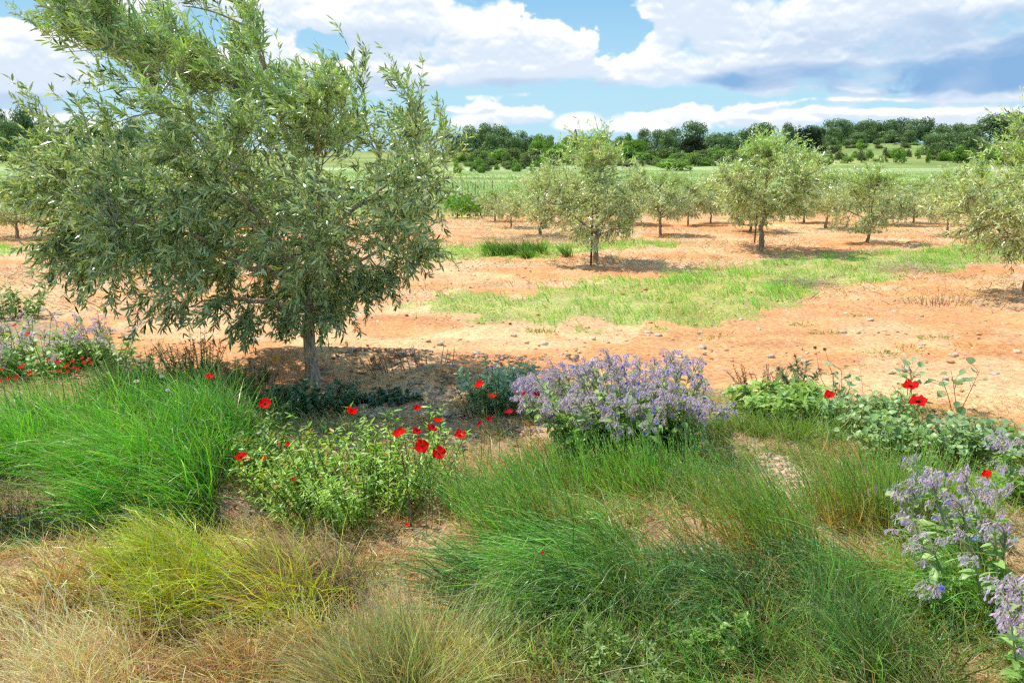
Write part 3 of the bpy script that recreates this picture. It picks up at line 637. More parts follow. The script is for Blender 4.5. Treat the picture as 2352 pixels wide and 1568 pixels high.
FANS = [  # base px, py, radius, length, blades, bend, palette, label
    (1090, 1190, .10, .46, 300, .75, FANB, 'yellow green wiry tuft leaning left beside the dead stalk'),
    (1180, 1235, .11, .56, 420, .9, FANB, 'tall wiry tuft leaning far left under the lone round poppy'),
    (1265, 1250, .11, .52, 330, .75, FAN, 'wiry green tuft with rusty base, left of the picture centre line'),
    (1235, 1110, .13, .34, 300, .5, FANB, 'short wiry tuft at the left foot of the flowering borage bush'),
    (1335, 1130, .14, .42, 420, .35, FANB, 'upright green tuft before the left part of the borage bush'),
    (1440, 1130, .15, .42, 520, .2, FANB, 'upright green tuft before the middle of the borage bush'),
    (1545, 1140, .14, .44, 480, .25, FANB, 'upright green tuft before the right part of the borage bush'),
    (1650, 1170, .11, .46, 330, .8, FAN, 'green tuft leaning left below the right end of the borage bush'),
    (1600, 1260, .07, .30, 80, .6, FAN, 'rusty based wiry tuft beside bare soil at the centre right'),
    (1745, 1255, .12, .58, 400, 1.0, FAN, 'tall rusty based tuft leaning left, left of the bare gravel'),
    (1815, 1265, .10, .56, 380, .95, FAN, 'rusty based tuft leaning left along the edge of the bare gravel'),
    (1890, 1190, .07, .48, 110, .5, FAN, 'thin wiry tuft growing out of the bare gravel'),
    (1960, 1210, .12, .60, 420, .4, FAN, 'tall wiry tuft just right of the bare gravel'),
    (2045, 1215, .12, .56, 380, .15, FAN, 'upright wiry tuft between the bare gravel and the near borage'),
    (2110, 1180, .12, .50, 300, -.3, FANB, 'wiry tuft leaning right toward the near borage'),
    (2200, 1200, .14, .44, 260, -.4, FANB, 'thin wiry tuft mixed with the near borage stems')]
for i, (px, py, rad, L, n, bd_, pl, lab) in enumerate(FANS):
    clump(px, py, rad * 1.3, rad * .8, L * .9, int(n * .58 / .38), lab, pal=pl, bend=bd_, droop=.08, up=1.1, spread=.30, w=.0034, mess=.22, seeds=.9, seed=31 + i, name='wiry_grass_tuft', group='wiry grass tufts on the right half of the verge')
clump(1390, 1335, .28, .10, .52, 4200, 'green clump swept flat to the left at the picture centre', pal=FANB, tufts=9, bend=2.3, droop=1.5, mess=.3, w=.0036, seeds=.5)
clump(1270, 1390, .34, .12, .48, 2400, 'dark green drooping clump under the swept one', pal=DG, tufts=12, bend=1.7, droop=1.4, mess=.3, w=.0036, seeds=.4)
clump(1650, 1390, .26, .09, .42, 3400, 'dark green clump swept left under the rusty based tufts', pal=DG, tufts=8, bend=2.0, droop=1.4, mess=.3, w=.0036, seeds=.5)
clump(1850, 1400, .26, .10, .46, 1500, 'dusky green clump leaning left below the bare gravel', pal=DG, tufts=8, bend=1.2, droop=.8, w=.0026, seeds=.5)
clump(2110, 1370, .28, .12, .50, 2400, 'green clump sweeping down to the left before the near borage', pal=FANB, tufts=10, bend=1.9, droop=1.2, mess=.3, w=.0036, seeds=.5)
clump(1500, 1480, .60, .12, .34, 1700, 'upright green grass along the bottom, centre right', pal=DG, tufts=18, bend=.3, droop=.2, w=.0028, seeds=.4)
clump(1180, 1520, .30, .12, .30, 1400, 'green and tan grass along the bottom, left of the twigs', pal=LG, tufts=12, bend=.3, droop=.3, w=.0028, seeds=.3)
clump(1900, 1520, .50, .14, .40, 2000, 'dark upright grass along the bottom right of centre', pal=DG, tufts=16, bend=.25, droop=.15, w=.0028, seeds=.4)
clump(2200, 1560, .34, .14, .44, 1700, 'dark grass stalks along the bottom near the right corner', pal=DG, tufts=10, bend=.2, droop=.1, w=.0028, seeds=.3)
clump(1780, 1010, .45, .16, .24, 5000, 'soft pale green grass behind the tall clumps, right of the borage', pal=LG, w=.0025, tufts=14, bend=.5, droop=.5)

DARKS = [(60, 1215, .85, .20), (230, 1200, .35, .12), (620, 1470, .25, .10)]  # ellipses kept free of litter, mostly over the painted hollow shade
def stuff_grass():
    r = R(77)
    # green strips between the rows
    n = 300000; x = r.uniform(-16, 17, n); y = r.uniform(7.5, 21, n); keep = strip_mask(x, y) & (fbm(x / .30, y / .30, 52, 3) > .37) & (r.random(n) < .9)
    x, y = x[keep], y[keep]; n = len(x); base = np.stack([x, y, zg(x, y)], 1); v = fbm(x / .8, y / .8, 53, 3)
    mb = MB(); d0 = nrm(rdir(r, n) * .45 + col(0, 0, 1)); g = sst(.35, .65, v)[:, None]
    L = r.uniform(.05, .17, n) * (.4 + 1.5 * v * sst(.35, .65, fbm(x / .35, y / .35, 54, 2)))
    km = col(.26, .62, .07) * g + col(.44, .68, .14) * (1 - g)
    blade_set(mb, r, base, L, d0, .8, .5, .007, km * .7, km, km * 1.35, S=3)
    tag(mb.build('strip_grass', M_GRASS), 'green grass growing in strips between the olive rows', 'grass', kind='stuff')
    # low mixed growth over the whole verge
    n = 150000; x = r.uniform(-4.2, 4.2, n); y = r.uniform(1.9, 6.4, n); keep = inpoly(x, y, Z_FORE) & (np.abs(x) < .72 * y + .3)
    keep &= fbm(x / .35, y / .22, 61, 4) > .37; keep &= (r.random(n) < .6) | ((x > -.2) & (y < 4.8))
    for (px, py, rx, ry) in [(1815, 1110, .16, .35), (1235, 930, .2, .22), (1640, 1250, .22, .08), (1000, 1215, .14, .18), (150, 1350, .35, .10), (620, 990, .10, .12), (1430, 1175, .2, .06)]:
        g = G(px, py); keep &= (((x - g[0]) / rx) ** 2 + ((y - g[1]) / ry) ** 2) > r.uniform(.3, 1.3, len(x))
    for (a, b, rx, ry) in DARKS:
        g = GG(a, b); keep &= (((x - g[0]) / rx) ** 2 + ((y - g[1]) / ry) ** 2) > r.uniform(.5, 1.2, len(x))
    x, y = x[keep], y[keep]; n = len(x); base = np.stack([x, y, zg(x, y)], 1); g = G(1640, 1250)
    px, py = to_px(base); dryness = sst(.35, .6, fbm(x / .4, y / .3, 62, 3) + .28 * sst(1200, 1500, py) * sst(1250, 700, px) - .14 * sst(1000, 1500, px) + .05 + .4 * np.exp(-((x - g[0]) / .5) ** 2 - ((y - g[1]) / .22) ** 2))[:, None]
    km = (col(.28, .40, .08) * (1 - dryness) + col(.66, .46, .23) * dryness)
    mb = MB(); d0 = nrm(rdir(r, n) * .9 + col(0, 0, .7)); L = r.uniform(.04, .2, n) * sst(-.3, .5, (6.2 - y) / 4) * (1 + .6 * sst(-.1, .5, x) * sst(4.6, 3.6, y))
    blade_set(mb, r, base, L, d0, .8, .8, .0038, km * .75, km, km * 1.25, S=3)
    tag(mb.build('verge_grass', M_GRASS), 'low tangle of green and dry grass on the verge', 'grass', kind='stuff')
    # straw litter: on the verge bottom left, along the right verge edge, and under the rows
    mb = MB()
    for (n, x0, x1, y0, y1, tst, Lr, w) in [(26000, -3.2, .3, 1.9, 3.6, lambda x, y: fbm(x / .3, y / .2, 71, 3) > .40, (.05, .2), .0030), (12000, 1.0, 4.4, 4.2, 6.2, lambda x, y: inpoly(x, y, wpoly([(1700, 900), (1900, 880), (2100, 895), (2600, 940), (2700, 1010), (2200, 980), (1950, 940)])), (.03, .1), .0028),
                                            (90000, -17, 17, 9, 34, lambda x, y: (fbm(x / 1.5, y / .7, 23, 4) > .50) & ~strip_mask(x, y), (.07, .24), .009), (16000, .1, 3.6, 2.0, 4.6, lambda x, y: fbm(x / .3, y / .2, 73, 3) > .42, (.04, .16), .0030), (6000, -1.4, .4, 4.8, 6.6, lambda x, y: fbm(x / .3, y / .3, 72, 3) > .5, (.03, .1), .003)]:
        x = r.uniform(x0, x1, n); y = r.uniform(y0, y1, n); k = tst(x, y)
        for (a, b, rx, ry) in DARKS:
            g = GG(a, b); k = k & ((((x - g[0]) / rx) ** 2 + ((y - g[1]) / ry) ** 2) > 1)
        x, y = x[k], y[k]; n = len(x)
        base = np.stack([x, y, zg(x, y) + .005], 1); d0 = nrm(rdir(r, n) * col(1, 1, .3) + col(0, 0, .32 if y0 < 9 else .55))
        kk = np.where(r.random((n, 1)) < .3, col(.60, .30, .12), col(.90, .62, .28)) * r.uniform(.75, 1.2, (n, 1))
        blade_set(mb, r, base, r.uniform(*Lr, n), d0, .3, .6, w, kk, kk, kk, S=3)
    tag(mb.build('straw_litter', M_DRY), 'dry straw lying over the orange soil', 'straw', kind='stuff')
    # tall meadow grass beyond the orchard
    n = 26000; y = 34 + 60 * r.random(n) ** 1.6; x = r.uniform(-1, 1, n) * y * .75; base = np.stack([x, y, zg(x, y)], 1); v = fbm(x / 9, y / 3.5, 28, 3)[:, None]
    km = col(.34, .46, .14) * (1 - sst(.4, .65, v)) + col(.55, .57, .32) * sst(.4, .65, v); mb = MB()
    blade_set(mb, r, base, r.uniform(.12, .32, n), nrm(rdir(r, n) * .4 + col(0, 0, 1)), .8, .3, .018 + .0005 * y, km * .7, km, km * 1.2, S=3)
    tag(mb.build('meadow_grass', M_GRASS), 'tall pale meadow grass beyond the olive rows', 'grass', kind='stuff')
stuff_grass()

# ------------------------------------------------------------------ stones
ICO = None
def ico():
    p = (1 + 5 ** .5) / 2; V = np.array([(-1, p, 0), (1, p, 0), (-1, -p, 0), (1, -p, 0), (0, -1, p), (0, 1, p), (0, -1, -p), (0, 1, -p), (p, 0, -1), (p, 0, 1), (-p, 0, -1), (-p, 0, 1)], float)
    F = np.array([(0, 11, 5), (0, 5, 1), (0, 1, 7), (0, 7, 10), (0, 10, 11), (1, 5, 9), (5, 11, 4), (11, 10, 2), (10, 7, 6), (7, 1, 8), (3, 9, 4), (3, 4, 2), (3, 2, 6), (3, 6, 8), (3, 8, 9), (4, 9, 5), (2, 4, 11), (6, 2, 10), (8, 6, 7), (9, 8, 1)])
    return nrm(V), F
IV, IF = ico()
def stones(mb, r, P, s, K):
    n = len(P); sc = s[:, None, None] * (1 + .35 * r.normal(size=(n, 12, 1)).clip(-1, 1)) * np.stack([r.uniform(.7, 1.4, n), r.uniform(.7, 1.2, n), r.uniform(.35, .7, n)], 1)[:, None]
    a = r.uniform(0, 2 * PI, n); c, q = np.cos(a), np.sin(a); V = IV[None] * sc
    V = np.stack([V[..., 0] * c[:, None] - V[..., 1] * q[:, None], V[..., 0] * q[:, None] + V[..., 1] * c[:, None], V[..., 2]], -1) + P[:, None]
    F = (IF[None] + np.arange(n)[:, None, None] * 12).reshape(-1, 3); mb.add(V.reshape(-1, 3), np.repeat(K, 12, 0), None, F)
def gravel():
    r = R(88); mb = MB()
    for (n, x0, x1, y0, y1, s0, tst, ks) in [
        (9000, -9, 9, 5.2, 17, .011, lambda x, y: ~inpoly(x, y, Z_FORE) & (fbm(x / 1, y / .5, 81, 3) > .44), ((.80, .46, .22), (.86, .62, .38), (.66, .32, .14))),
        (5000, -1.6, .6, 4.7, 7.0, .010, lambda x, y: fbm(x / .3, y / .3, 82, 3) > .35, ((.34, .22, .14), (.48, .38, .30), (.42, .26, .15))),
        (9000, -3, 3.4, 2.0, 5.6, .008, lambda x, y: fbm(x / .4, y / .4, 83, 3) > .40, ((.45, .30, .18), (.60, .48, .36), (.40, .22, .12)))]:
        x = r.uniform(x0, x1, n); y = r.uniform(y0, y1, n); k = tst(x, y)
        for (a, b, rx, ry) in DARKS:
            g = GG(a, b); k = k & ((((x - g[0]) / rx) ** 2 + ((y - g[1]) / ry) ** 2) > 1)
        x, y = x[k], y[k]; n = len(x)
        stones(mb, r, np.stack([x, y, zg(x, y)], 1), s0 * r.lognormal(0, .5, n).clip(.4, 3.2), np.array(ks)[r.integers(0, 3, n)] * r.uniform(.8, 1.15, (n, 1)))
    for (px, py, rx, ry, n) in [(1815, 1110, .16, .40, 2200), (1235, 930, .24, .28, 1600), (940, 930, .55, .30, 3000), (2330, 700, .5, .4, 300), (1290, 905, .2, .1, 500)]:
        g = GG(px, py); a = r.uniform(0, 2 * PI, n); k = np.sqrt(r.random(n)); x = g[0] + rx * k * np.cos(a); y = g[1] + ry * k * np.sin(a)
        stones(mb, r, np.stack([x, y, zg(x, y) + .004], 1), .010 * r.lognormal(0, .45, n).clip(.4, 3), np.array(((.66, .50, .35), (.50, .36, .24), (.70, .46, .28)))[r.integers(0, 3, n)] * r.uniform(.75, 1.1, (n, 1)))
    tag(mb.build('gravel', M_STONE), 'small stones and clods scattered over the soil', 'gravel', kind='stuff')
    rs = random.Random(9)
    big = [(1512, 770), (1365, 778), (1480, 745), (1610, 798), (1560, 820), (1770, 818), (1610, 765), (1380, 840), (1290, 815), (1700, 735), (2000, 735), (1935, 762), (2230, 735), (2120, 790), (2190, 815), (2280, 860), (1900, 700), (1180, 770), (1090, 812), (2330, 720), (2310, 745), (2080, 850), (2170, 868), (1250, 790), (1010, 790), (1130, 735), (1420, 790), (1850, 830), (1660, 850), (2050, 715)]
    for i, (px, py) in enumerate(big):
        b = GG(px, py); mb = MB(); stones(mb, R(200 + i), np.zeros((1, 3)), np.array([rs.uniform(.030, .055)]), np.array([[.66, .54, .40]]) * rs.uniform(.85, 1.05))
        o = mb.build('stone', M_STONE); o.location = b; tag(o, 'pale flat stone lying on the orange dirt track', 'stone', 'pale stones on the orange dirt track')
gravel()

# ------------------------------------------------------------------ flowering and leafy plants
def curve_stems(r, base, D, L, S=6, grav=.3, wind=.25):
    n = len(base); ts = (np.arange(S) + .5) / S
    dr = nrm(D[:, None] + WIND * wind * ts[None, :, None] - grav * ts[None, :, None] ** 2 * col(0, 0, 1)); L = np.broadcast_to(L, (n,))
    return np.concatenate([base[:, None], base[:, None] + np.cumsum(dr * (L / S)[:, None, None], 1)], 1), np.concatenate([dr[:, :1], dr], 1)
def sample(r, P, dr, n, t0, t1):
    N, S = P.shape[0], P.shape[1] - 1; i = r.integers(0, N, n); t = r.uniform(t0, t1, n) * S; k = np.minimum(t.astype(int), S - 1); f = (t - k)[:, None]
    return P[i, k] * (1 - f) + P[i, k + 1] * f, dr[i, k + 1], i
OVATE = ((0, .2), (.2, .7), (.45, 1), (.75, .75), (1, .08)); LANCE = ((0, .25), (.35, 1), (.7, .7), (1, .05))
LOBED = ((0, .25), (.12, .9), (.2, .35), (.34, 1), (.43, .4), (.56, .95), (.66, .35), (.78, .7), (.86, .25), (1, .05)); ROUND = ((0, .45), (.12, .95), (.3, 1.05), (.45, 1.0), (.7, .95), (.88, .6), (1, .3))

def borage(px, py, rx, ry, H, nst, lab, fl=1.0, blue=.2, tp0=.74, seed=1, pale=1.0, big=1.0, stemr=.0045):
    r = R(300 + seed); b0 = np.array(GG(px, py)); a = r.uniform(0, 2 * PI, nst); k = np.sqrt(r.random(nst)) * .55
    x = b0[0] + k * np.cos(a) * rx; y = b0[1] + k * np.sin(a) * ry; base = np.stack([x, y, zg(x, y) - .02], 1)
    D = nrm(np.stack([(x - b0[0]) * 1.6 / rx, (y - b0[1]) * 1.6 / ry, np.full(nst, 1.0 * H / max(rx, ry) * 1.6)], 1) + rdir(r, nst) * .25)
    P, dr = curve_stems(r, base, D, H * 1.08 * r.uniform(.55, 1.12, nst), grav=.25, wind=.12)
    t = thing('borage_plant', lab, 'flowering plant', tuple(b0), 'borage plants')
    st = MB(); tubes(st, P, stemr * np.linspace(1.1, .3, 7)[None] * np.ones((nst, 1)), col(.34, .42, .18), 5)
    # side sprigs carrying the flower curls
    m = int(nst * 8 * fl); Q, QD, qi = sample(r, P, dr, m, tp0, 1.0); P2, d2 = curve_stems(r, Q, nrm(QD + rdir(r, m) * .8 + col(0, 0, .35)), r.uniform(.05, .12, m) * big, S=4, grav=1.6, wind=.3)
    tubes(st, P2, .0028 * big * np.linspace(1, .6, 5)[None] * np.ones((m, 1)), col(.44, .42, .26), 4)
    st.build('stem', M_LEAF, t, origin=b0)
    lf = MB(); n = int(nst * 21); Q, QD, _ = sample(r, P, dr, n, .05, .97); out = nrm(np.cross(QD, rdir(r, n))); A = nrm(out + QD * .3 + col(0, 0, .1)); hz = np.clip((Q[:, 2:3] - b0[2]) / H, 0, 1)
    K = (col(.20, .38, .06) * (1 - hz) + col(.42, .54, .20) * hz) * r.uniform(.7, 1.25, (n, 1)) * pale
    leaves(lf, Q, A, nrm(col(0, 0, 1) + rdir(r, n) * .5), r.uniform(.04, .09, n) * (1.25 - .75 * hz[:, 0]), r.uniform(.02, .045, n) * (1.1 - .45 * hz[:, 0]), K, prof=OVATE, bend=r.uniform(0, .5, n), fold=.15)
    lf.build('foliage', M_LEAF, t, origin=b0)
    # drooping buds with pinkish brown hairy sepals
    bm = MB(); rep = 22; ii = np.repeat(np.arange(m), rep); n = len(ii); tt = r.uniform(.5, 1, n) * 3.999; kk = np.minimum(tt.astype(int), 3); f = (tt - kk)[:, None]
    Q = P2[ii, kk] * (1 - f) + P2[ii, kk + 1] * f + rdir(r, n) * .012 * big; A = nrm(rdir(r, n) * .7 - col(0, 0, 1) + WIND * .15)
    mix = r.random((n, 1)); K = np.where(mix < .45, col(.92, .62, .70), np.where(mix < .72, col(.84, .78, .62), col(.60, .72, .34))) * r.uniform(.75, 1.2, (n, 1))
    leaves(bm, Q, A, rdir(r, n), r.uniform(.010, .020, n) * big, r.uniform(.0045, .0075, n) * big, K, prof=((0, .3), (.35, .5), (.7, 1), (1, .15)), tipk=col(.76, .60, .86))
    hl = MB()
    bm.build('bud_cluster', M_BUD, t, origin=b0)
    # blue five-pointed stars
    fm = MB(); nf = int(m * blue); fi = r.choice(m, nf, replace=False); Q = P2[fi, -1] + rdir(r, nf) * .012; Nf = nrm(rdir(r, nf) * .8 + col(0, -.5, .5)); u = nrm(np.cross(Nf, rdir(r, nf))); v = np.cross(Nf, u)
    for q in range(5):
        an = q * 2 * PI / 5; A = u * math.cos(an) + v * math.sin(an); leaves(fm, Q, A, Nf, .012 * big, .008 * big, col(.25, .30, .92) * r.uniform(.8, 1.3, (nf, 1)), prof=((0, .6), (.4, 1), (1, .05)), bend=-.1)
    leaves(fm, Q, Nf, u, .006, .004, col(.05, .03, .12), prof=((0, 1), (1, .1)))
    fm.build('blossom', M_PETAL, t, origin=b0); return t
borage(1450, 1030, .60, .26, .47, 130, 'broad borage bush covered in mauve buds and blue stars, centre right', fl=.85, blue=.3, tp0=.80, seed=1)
borage(1250, 960, .18, .14, .26, 14, 'small low borage sprig at the left foot of the big flowering bush', seed=2)
borage(2290, 1400, .44, .36, .40, 22, 'near borage plant with thick hairy stems at the right edge', fl=.62, blue=.10, seed=3, big=1.25, stemr=.009, pale=1.1)
borage(2130, 1240, .36, .20, .28, 13, 'sparse borage stems with mauve curls among grass, right side', fl=.7, blue=.10, seed=4, big=1.1, pale=1.2)
borage(2330, 1150, .30, .2, .28, 12, 'borage behind the near one, reaching the right edge', fl=.6, blue=.10, seed=6, big=1.1, pale=1.2)
borage(2370, 1590, .16, .12, .36, 9, 'bent borage stem low in the bottom right corner', seed=7, big=1.25, pale=1.2)
borage(60, 850, .75, .35, .46, 60, 'greyish faded borage bush at the left edge under the olive branches', fl=.45, blue=.08, seed=5, pale=1.1)
borage(240, 835, .45, .25, .36, 30, 'greyish faded borage bush right of the one at the left edge', fl=.45, blue=.08, seed=8, pale=1.1)

def herb(px, py, rx, ry, H, nst, nleaf, lab, cat, name, prof, ll, lw, k0, k1, fold=.12, lean=.15, grav=.25, top=None, seed=1, up=1.6, petiole=False, stemk=(.18, .22, .08), t0=.1, spread=1.0, group=None, accent=None):
    r = R(500 + seed); b0 = np.array(GG(px, py)); a = r.uniform(0, 2 * PI, nst); k = np.sqrt(r.random(nst)) * .8
    x = b0[0] + k * np.cos(a) * rx; y = b0[1] + k * np.sin(a) * ry; base = np.stack([x, y, zg(x, y) - .01], 1)
    D = nrm(np.stack([(x - b0[0]) * spread / rx, (y - b0[1]) * spread / ry, np.full(nst, up)], 1) + rdir(r, nst) * .4)
    P, dr = curve_stems(r, base, D, H * r.uniform(.6, 1.15, nst), grav=grav, wind=lean); t = thing(name, lab, cat, tuple(b0), group)
    st = MB(); tubes(st, P, .0032 * np.linspace(1.2, .4, 7)[None] * np.ones((nst, 1)), col(*stemk), 4)
    n = nleaf; Q, QD, _ = sample(r, P, dr, n, t0, 1.0); out = nrm(np.cross(QD, rdir(r, n)))
    if petiole:
        Pp, pd = curve_stems(r, Q, nrm(out + QD * .6 + col(0, 0, .3)), r.uniform(.03, .09, n), S=3, grav=.3, wind=.1); tubes(st, Pp, np.full((n, 4), .0014), col(*stemk) * 1.1, 3); Q = Pp[:, -1]
    st.build('stem', M_LEAF, t, origin=b0)
    A = nrm(out + QD * .5 + rdir(r, n) * .2); mix = r.random((n, 1)); K = (col(*k0) * mix + col(*k1) * (1 - mix)) * r.uniform(1.0, 1.6, (n, 1))
    if accent is not None: K = np.where(r.random((n, 1)) < accent[0], col(*accent[1]), K)
    lf = MB(); leaves(lf, Q, A, nrm(col(0, -.15, 1) + rdir(r, n) * .55), ll * r.uniform(.55, 1.2, n), lw * r.uniform(.7, 1.2, n), K, prof=prof, bend=r.uniform(-.1, .5, n), fold=fold)
    lf.build('foliage', M_LEAF, t, origin=b0)
    if top:
        for q_ in P[:, -1]:
            tm = MB(); leaves(tm, np.repeat(q_[None], 14, 0), rdir(r, 14), rdir(r, 14), top[0], top[1], col(*top[2]) * r.uniform(.7, 1.2, (14, 1)), prof=LANCE); tm.build('flower_head', M_PETAL, t, origin=b0)
    return t
PG_ = 'leafy poppy plants and weeds on the verge'
herb(800, 1180, .40, .24, .42, 85, 3600, 'bushy light green poppy foliage under the red blooms, left of centre', 'plant', 'leafy_weed', LOBED, .042, .013, (.17, .33, .04), (.38, .50, .08), seed=1, accent=(.035, (.62, .32, .05)))
herb(690, 1120, .26, .20, .30, 40, 1300, 'leafy weed with a few orange and yellow leaves, left of the bushy poppy foliage', 'plant', 'leafy_weed', LOBED, .05, .018, (.22, .38, .05), (.42, .54, .10), seed=2, accent=(.16, (.65, .36, .05)))
herb(930, 1120, .26, .22, .40, 40, 1200, 'slim leafy stems right of the bushy poppy foliage', 'plant', 'leafy_weed', LANCE, .045, .012, (.22, .38, .05), (.42, .54, .10), seed=3)
herb(600, 1060, .24, .22, .26, 40, 1100, 'low leafy weed between the green clumps and the poppy foliage', 'plant', 'leafy_weed', LANCE, .04, .012, (.10, .20, .035), (.2, .3, .06), seed=4)
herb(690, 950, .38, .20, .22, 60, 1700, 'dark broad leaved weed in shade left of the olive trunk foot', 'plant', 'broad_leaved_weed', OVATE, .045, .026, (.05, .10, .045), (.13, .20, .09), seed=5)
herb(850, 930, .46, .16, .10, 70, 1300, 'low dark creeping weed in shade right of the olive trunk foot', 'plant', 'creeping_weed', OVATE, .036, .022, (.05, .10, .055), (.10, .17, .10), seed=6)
herb(1145, 935, .22, .20, .30, 34, 1400, 'grey green spiny thistle beside the red poppies, with one purple bloom', 'thistle', 'thistle_plant', LOBED, .07, .03, (.20, .28, .16), (.38, .46, .30), seed=7)
herb(1790, 965, .28, .18, .26, 40, 1700, 'bright yellow green thistle rosette right of the big borage bush', 'thistle', 'thistle_plant', LOBED, .09, .036, (.20, .32, .06), (.36, .46, .13), seed=8)
herb(1830, 905, .10, .08, .30, 10, 420, 'dusky upright thistle stalks behind the yellow green rosette', 'thistle', 'thistle_plant', LOBED, .05, .02, (.14, .18, .08), (.24, .28, .13), seed=9, top=(.02, .006, (.20, .15, .12)))
herb(1750, 885, .24, .10, .16, 34, 500, 'dead rusty brown weed tangle behind the yellow green thistle', 'dry plant', 'dry_weed', LANCE, .03, .008, (.30, .15, .07), (.42, .26, .14), seed=10, stemk=(.25, .12, .06))
herb(1990, 985, .36, .18, .20, 44, 760, 'grey green mallow patch below the single poppy on the right', 'mallow', 'mallow_plant', ROUND, .032, .036, (.20, .32, .10), (.36, .46, .19), seed=11, petiole=True, fold=.18)
herb(2110, 1050, .40, .18, .22, 50, 820, 'grey green mallow patch below the two large poppies on the right', 'mallow', 'mallow_plant', ROUND, .032, .036, (.20, .32, .10), (.36, .46, .19), seed=12, petiole=True, fold=.18)
herb(2300, 1050, .34, .18, .20, 38, 340, 'mallow patch against the right edge above the near borage', 'mallow', 'mallow_plant', ROUND, .042, .048, (.18, .28, .12), (.34, .42, .24), seed=13, petiole=True, fold=.18)
herb(2085, 935, .04, .04, .38, 3, 24, 'lone tall mallow stem rising behind the two large poppies', 'mallow', 'mallow_plant', ROUND, .045, .05, (.18, .28, .12), (.32, .4, .22), seed=14, petiole=True, fold=.18, grav=.1, spread=.3, t0=.4)
herb(2190, 945, .05, .04, .30, 3, 14, 'mallow stem with large spread leaves right of the two large poppies', 'mallow', 'mallow_plant', ROUND, .065, .07, (.14, .24, .10), (.26, .34, .16), seed=15, petiole=True, fold=.18, grav=.15, spread=.5, t0=.5)
herb(1925, 925, .06, .05, .22, 5, 40, 'thin mallow stem with lobed leaves above the single right poppy', 'mallow', 'mallow_plant', ROUND, .04, .045, (.18, .28, .12), (.32, .4, .22), seed=16, petiole=True, fold=.18, grav=.1, spread=.4)
herb(330, 880, .35, .2, .26, 50, 1300, 'feathery green weed between the left poppies and the white daisies', 'plant', 'leafy_weed', LANCE, .035, .008, (.12, .18, .06), (.24, .28, .11), seed=17)
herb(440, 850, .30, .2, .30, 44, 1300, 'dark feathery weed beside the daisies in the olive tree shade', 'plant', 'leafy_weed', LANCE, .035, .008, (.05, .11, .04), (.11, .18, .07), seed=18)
herb(580, 880, .22, .14, .18, 30, 600, 'low weeds on the soil left of the olive trunk', 'plant', 'leafy_weed', LANCE, .03, .009, (.08, .13, .04), (.18, .2, .08), seed=19)
herb(20, 730, .4, .2, .34, 30, 800, 'bright green leafy weed at the left edge above the faded borage', 'plant', 'leafy_weed', OVATE, .06, .03, (.14, .24, .05), (.28, .36, .12), seed=20)
herb(1400, 1560, .45, .12, .15, 44, 1300, 'low sprawling yellow green weed along the bottom edge', 'plant', 'leafy_weed', LOBED, .03, .011, (.16, .24, .05), (.28, .34, .1), seed=21)
herb(1620, 1500, .14, .07, .16, 14, 500, 'small bright green lobed weed in the dark grass, bottom centre right', 'plant', 'leafy_weed', LOBED, .04, .014, (.16, .30, .05), (.28, .42, .09), seed=22)
herb(1130, 960, .25, .14, .30, 24, 400, 'thin weed stalks between the thistle and the small poppies', 'plant', 'leafy_weed', LANCE, .03, .007, (.14, .2, .06), (.26, .3, .1), seed=23, grav=.05)
herb(960, 845, .45, .08, .20, 22, 90, 'bare dry twiggy weed on the soil bank right of the olive trunk', 'dry plant', 'dry_weed', LANCE, .015, .005, (.34, .18, .09), (.44, .28, .15), seed=24, stemk=(.34, .19, .10), grav=.1)
herb(2160, 700, .5, .25, .14, 60, 300, 'dry reddish weed tangle on the soil before the right hand olive tree', 'dry plant', 'dry_weed', LANCE, .02, .006, (.36, .19, .09), (.46, .3, .16), seed=25, stemk=(.38, .22, .12), grav=.6)

# ------------------------------------------------------------------ poppies
def petal_grid(mb, ctr, Nf, u, ang, Rr, cup, K, r, wid=1.35, ruffle=.16, dark=True):
    "one rounded, ruffled petal as a 6 x 7 patch"
    v = np.cross(Nf, u); a = u * math.cos(ang) + v * math.sin(ang); b = np.cross(Nf, a)
    I = np.linspace(0, 1, 6)[:, None]; J = np.linspace(-1, 1, 7)[None]
    w = wid * Rr * np.sin(np.clip(I, 0, 1) * PI * .60 + .12) * .62
    rad = Rr * I * (1 - .16 * J ** 2 * I); h = Rr * (cup * I ** 1.5 + cup * .35 * J ** 2 * I) + ruffle * Rr * np.sin(J * 5 + ang * 3 + r.uniform(0, 6)) * I ** 2 + ruffle * .4 * Rr * r.normal(size=(6, 7)) * I
    rr = rad * math.sqrt(max(.1, 1 - min(cup, .95) ** 2 * .7))
    V = ctr + rr[..., None] * a + (w * J)[..., None] * b + h[..., None] * Nf
    kk = np.repeat(np.repeat(K[None, None], 6, 0), 7, 1) * (1 + .08 * r.normal(size=(6, 7, 1)))
    if dark: kk[0] = col(.03, .005, .01); kk[1] *= .55
    idx = np.arange(42).reshape(6, 7); mb.add(V.reshape(-1, 3), kk.reshape(-1, 3), np.stack([idx[:-1, :-1], idx[:-1, 1:], idx[1:, 1:], idx[1:, :-1]], -1).reshape(-1, 4))
RED = col(.97, .012, .008)
